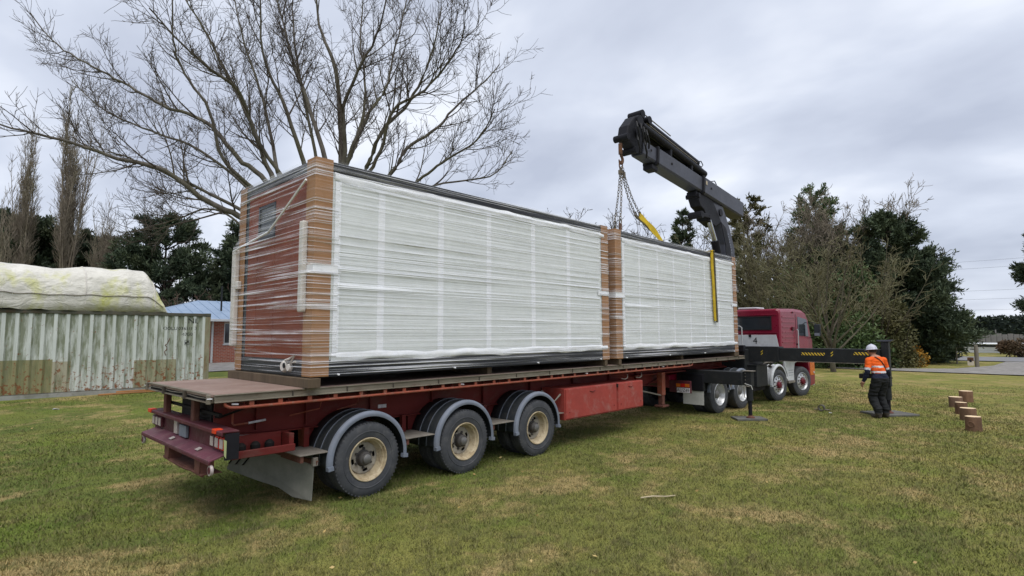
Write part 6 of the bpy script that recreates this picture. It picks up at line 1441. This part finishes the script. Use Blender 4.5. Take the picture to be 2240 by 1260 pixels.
bare_tree('lichen_tree', 'leafless lichen covered tree with a leaning trunk in front of the evergreens', 32.2, 2.1, 8.4, 1, 75, stems=13, r=.13, mat=M_LICHEN, tmat=M_BARKM, upright=.36, trunk_h=.22, group=GR, cfg=[(2.0, .8, 2.3, 44, .14, .08, 6, 4), (2.8, .35, 1.1, 46, .16, .06, 5, 3), (2.6, .18, .5, 48, .16, .05, 3, 3)])
bare_tree('lichen_tree', 'brown leafless tree behind the roof of the cab', 36.0, 5.4, 9.0, 1, 76, stems=13, r=.12, mat=M_LICHEN, tmat=M_BARKM, upright=.42, trunk_h=.15, group=GR, cfg=[(2.2, .8, 2.1, 42, .14, .09, 6, 4), (3.0, .35, 1.0, 46, .16, .06, 5, 3), (2.6, .18, .5, 48, .16, .05, 3, 3)])
bare_tree('lichen_tree', 'olive leafless tree filling the gap left of the truck cab', 38.0, 8.2, 9.6, 1, 78, stems=13, r=.12, mat=M_LICHEN, tmat=M_BARKM, upright=.50, trunk_h=.12, group=GR, cfg=[(2.2, .8, 2.1, 42, .14, .09, 6, 4), (3.0, .35, 1.0, 46, .16, .06, 5, 3), (2.6, .18, .5, 48, .16, .05, 3, 3)])
bare_tree('lichen_tree', 'olive leafless tree in front of the big dark cypress', 38.6, 1.2, 8.0, 1, 79, stems=12, r=.11, mat=M_LICHEN, tmat=M_BARKM, upright=.46, trunk_h=.12, group=GR, cfg=[(2.2, .8, 2.0, 42, .14, .09, 6, 4), (3.0, .35, 1.0, 46, .16, .06, 5, 3), (2.6, .18, .5, 48, .16, .05, 3, 3)])
GB = 'shrubs beyond the truck'
for i_, (x, y, rx, ry, h, n, sd, m_, lf) in enumerate((
    (37.5, 1.8, 1.9, 1.7, 3.9, 5200, 81, M_GRN, (.22, .06)), (39.0, .2, 1.6, 1.5, 4.6, 5200, 82, M_OLV, (.20, .055)), (40.5, 3.4, 2.2, 2.0, 4.4, 5200, 83, M_GRN, (.24, .06)),
    (38.5, 6.4, 2.4, 2.2, 6.2, 7000, 84, M_GRN, (.24, .06)), (41.0, 9.4, 2.6, 2.2, 7.2, 7500, 85, M_OLV, (.24, .06)), (42.0, 12.5, 2.8, 2.4, 7.0, 6500, 86, M_OLV, (.24, .06)), (40.5, -.35, .85, .75, 1.5, 1800, 87, M_ORG, (.13, .05)), (39.3, -.1, .9, .8, 1.7, 1700, 88, M_OLV, (.15, .05)),
    (42.5, 5.2, 2.6, 2.2, 6.4, 7500, 92, M_GRN, (.24, .06)), (43.0, 7.6, 2.6, 2.2, 7.4, 7500, 93, M_GRN, (.24, .06)), (41.2, 1.7, 1.9, 1.7, 5.6, 6000, 94, M_OLV, (.20, .055)),
    (36.0, 3.2, 1.8, 1.4, 1.6, 2600, 89, M_GRN, (.2, .035)), (34.5, 5.4, 2.2, 1.6, 1.7, 2600, 90, M_GRN, (.2, .035)))):
    bush('leafy_shrub', ('glossy green shrub behind the outrigger leg', 'tall olive shrub beside the amber bush', 'dark green shrub behind the lichen tree', 'dark green shrub behind the cab windscreen', 'dark green shrub behind the cab roof', 'olive green shrub beside the crane mast', 'small bush with amber autumn leaves by the fence', 'yellow green shrub at the foot of the glossy one', 'tall green shrub behind the lichen tree and the truck mirror', 'tall green shrub rising behind the cab roof hatch', 'tall olive shrub in front of the big dark cypress', 'low green plants under the lichen tree', 'low green plants behind the front wheels')[i_], x, y, rx, ry, h, n, sd, m_, lf, group=GB, lumps=14)
conifer('cypress_tree', 'dark cypress cut off by the right edge of the picture', 70.5, -7.8, 11.6, 2.7, 77, M_CYP, 1.1, lambda t: .6 + .5 * math.sin(t * 3.1), layers=24, group=GR, spray=(.36, .06), gap=.1)
bush('leafy_shrub', 'round russet shrub across the road at the right edge', 62.5, -4.9, 1.7, 1.5, 2.3, 2600, 91, M_RDB, (.2, .06), group=GB)

bush('broadleaf_tree', 'tall leafy green tree behind the truck cab', 42.6, 6.4, 3.0, 2.8, 9.6, 15000, 96, M_GRN, (.24, .06), group=GR, cat='tree', lumps=30)
bush('broadleaf_tree', 'leafy green tree between the lichen trees and the big dark cypress', 42.4, 3.0, 2.6, 2.4, 8.4, 13000, 97, M_GRN, (.24, .06), group=GR, cat='tree', lumps=26)
# ---- across the road: hedge, paling fence, low white shed, wires, post and sign
def hedge(name, label, x0, y0, x1, y1, h, wd, n, seed, mat):
    rg = np.random.default_rng(seed); t = rg.random(n); s = rg.normal(0, 1, (n, 3)); z = h * rg.random(n) ** .7
    C = np.stack([x0 + (x1 - x0) * t + rg.uniform(-wd, wd, n), y0 + (y1 - y0) * t + rg.uniform(-.3, .3, n), z], 1); loc = ((x0 + x1) / 2, (y0 + y1) / 2, 0)
    E_ = empty(name, loc); tag(E_, label, 'hedge'); c = leaves('foliage', C, s + np.array([0, 0, .4]), .55, .16, mat, E_, loc, rg); c['kind'] = 'stuff'
    MB().beam((x0 - loc[0], y0 - loc[1], h * .46), (x1 - loc[0], y1 - loc[1], h * .46), wd * 1.3, h * .90).build('hedge_body', mat, E_)
hedge('hedge', 'long clipped dark hedge across the road', 98, 24, 104, -30, 4.3, .9, 16000, 95, M_HEDGE)
sh_ = empty('white_shed', (76, -2.0, 0)); tag(sh_, 'low white shed with a dark band across the road', 'shed')
M_WHT2 = plain('limewash', (.86, .87, .88), (.78, .79, .80), 1, .6, bump=.05)
MB().box(-1.0, 5, -14, 5.5, 0, .62).build('wall', M_WHT2, sh_, bev=.02); MB().box(-.9, 4.9, -13.9, 5.4, .621, .86).build('dark_band', M_WINGREY, sh_); MB().box(-1.3, 5.3, -14.3, 5.8, .861, .98).build('roof', M_WHT2, sh_, bev=.02)
for i_ in range(7): MB().box(-1.012, -1.003, -9 + i_ * 2.0, -8.4 + i_ * 2.0, .22 + .1 * (i_ % 2), .30 + .1 * (i_ % 2)).build('vent', M_WINGREY, sh_)
pf = empty('paling_fence', (88, -3, 0)); tag(pf, 'grey timber paling fence in front of the dark hedge', 'fence')
M_PALE = plain('paling_grey', (.24, .23, .225), (.16, .155, .15), 2, .9, bump=.3, stretch=(1, 1, .3))
rs = random.Random(4); pal = MB().box(-.02, .02, -.24, .24, 0, 2.0).build('paling', M_PALE, pf); pal.location = (0, 7, 0)
for i_ in range(1, 44):
    c = pal.copy(); COL.objects.link(c); c.location = (rs.uniform(-.03, .03), 7 - i_ * .52, rs.uniform(-.10, .06)); c.parent = pf
for z in (.5, 1.6): MB().box(.03, .09, -16, 7.2, z, z + .1).build('fence_rail', M_PALE, pf)
for y in (5, 1, -3, -7, -11): MB().box(.10, .22, y, y + .12, 0, 2.5).build('fence_post', M_PALE, pf)
wf = empty('wire_fence', (45.5, -1.0, 0)); tag(wf, 'thin post and wire fence along the verge before the road', 'fence')
M_POST = plain('post_wood', (.20, .18, .14), (.13, .115, .09), 4, .9, bump=.4, stretch=(1, 1, .3))
FP = [(-3.0, -2.3), (1.0, -.9), (5.0, .4), (10.0, 1.0), (15.0, .2), (17.5, -3.0), (20, -5.5)]
for x, y in FP: MB().cyl((x, y, -.1), (x, y, 1.15), .05, .045, 7).build('post', M_POST, wf, smooth=40)
for z in (.25, .55, .85, 1.1): MB().tube([(x, y - .05, z) for x, y in FP], .006, 4).build('wire', M_PLATE, wf)
gp = MB().tube([(0, 0, -.1), (0, 0, .6), (.01, 0, 1.32)], [.105, .10, .095], 10).build('gate_post', M_POST, smooth=40); gp.location = (41.9, -3.27, 0); tag(gp, 'stout timber gate post beside the driveway', 'post')
MB().lathe([(0, .0), (0, .095), (.03, .07), (.04, 0)], (.01, 0, 1.315), 'z', 10).build('post_cap', M_POST, gp)
sg = MB().box(-.012, .012, -.16, .16, .12, .62).build('small_sign', plain('sign_pale', (.62, .55, .42), (.55, .48, .40), 6, .5, bump=0), bev=.004); sg.location = (41.7, -3.0, 0); tag(sg, 'small cream and red notice at the foot of the gate post', 'sign')
MB().prism([(-.15, .40), (.15, .40), (.15, .61), (-.15, .61)], 'x', -.016, -.0125).build('red_patch', M_HOOK, sg); MB().prism([(-.06, .34), (.05, .32), (.07, .45), (-.03, .5)], 'x', -.020, -.0165).build('dark_motif', M_INK, sg)
for i_, (z, y) in enumerate(((16.3, 0), (15.0, 1.5), (10.4, 0), (8.7, 0), (6.6, 0))):
    o = MB().tube([(0, 60 - k * 10, -0.9 * math.sin(math.pi * k / 12) * 1.2) for k in range(13)], .016, 4).build('power_line', M_WINGREY); o.location = (141 + y, 0, z + 1.1); tag(o, ('topmost overhead wire across the sky by the right hand trees', 'second overhead wire from the top', 'middle one of the five overhead wires', 'second lowest overhead wire', 'lowest overhead wire just above the far hedge')[i_], 'wire', 'overhead wires')

# ------------------------------------------------------------------ small things on the lawn
pl = MB().grid(lambda u, v: (.13 * (u - .5), .09 * (v - .5), .03 + .012 * math.sin(u * 5) + .01 * math.cos(v * 7)), 6, 5).build('paper_scrap', M_STICK, smooth=True); pl.location = (.30, 12.0, ground_z(0, 12)); pl.modifiers.new('t', 'SOLIDIFY').thickness = .004; tag(pl, 'crumpled white scrap lying on the grass before the container', 'litter')
sk = MB().tube([(0, 0, .03), (.16, .05, .035), (.33, .06, .03), (.46, .12, .028)], [.009, .011, .009, .006], 6).build('stick', plain('stick_pale', (.50, .42, .28), None, 5, .8), smooth=40); sk.location = (4.2, -2.62, 0); sk.rotation_euler = (0, 0, R(-48)); tag(sk, 'thin pale stick on the grass in front of the tool boxes', 'stick')
ct = empty('steel_fitting', (14.55, -1.95, .02)); tag(ct, 'small round steel fitting lying on the grass past the stabiliser plate', 'fitting')
MB().lathe([(-.05, .06), (-.05, .085), (.05, .085), (.05, .06)], (0, 0, .075), 'x', 18, closed=True).build('ring', M_CHAIN, ct, smooth=40); MB().tube([(0, -.06, .04), (.02, -.16, .03), (.06, -.20, .03)], .02, 6).tube([(0, .07, .03), (-.03, .17, .03)], .018, 6).build('pin', M_CHAIN, ct, smooth=40)
w3 = MB().grid(lambda u, v: (.07 * (u - .5), .06 * (v - .5), .03 + .01 * math.sin(u * 6)), 4, 4).build('paper_scrap', M_STICK, smooth=True); w3.location = (14.2, -2.25, 0); w3.modifiers.new('t', 'SOLIDIFY').thickness = .003; tag(w3, 'tiny white scrap on the grass near the steel fitting', 'litter')
rg = np.random.default_rng(5); n = 150
d = 3.5 + 22 * rg.random(n) ** 1.3; a = YAW + (rg.random(n) - .5) * R(96); C = np.stack([CAM.x + d * np.cos(a), CAM.y + d * np.sin(a), np.zeros(n)], 1); C = C[C[:, 1] < 13.5]; n = len(C)
C[:, 2] = .0215 * np.clip(C[:, 1] - 3.6, 0, 60) + .034
lo = leaves('fallen_leaves', C, np.stack([rg.normal(0, 1, n), rg.normal(0, 1, n), rg.normal(0, .25, n)], 1), .03 + .035 * rg.random(n), .013, M_LEAF, None, (0, 0, 0), rg); lo['kind'] = 'stuff'; lo['label'] = 'scattered dry leaves on the lawn'; lo['category'] = 'leaves'
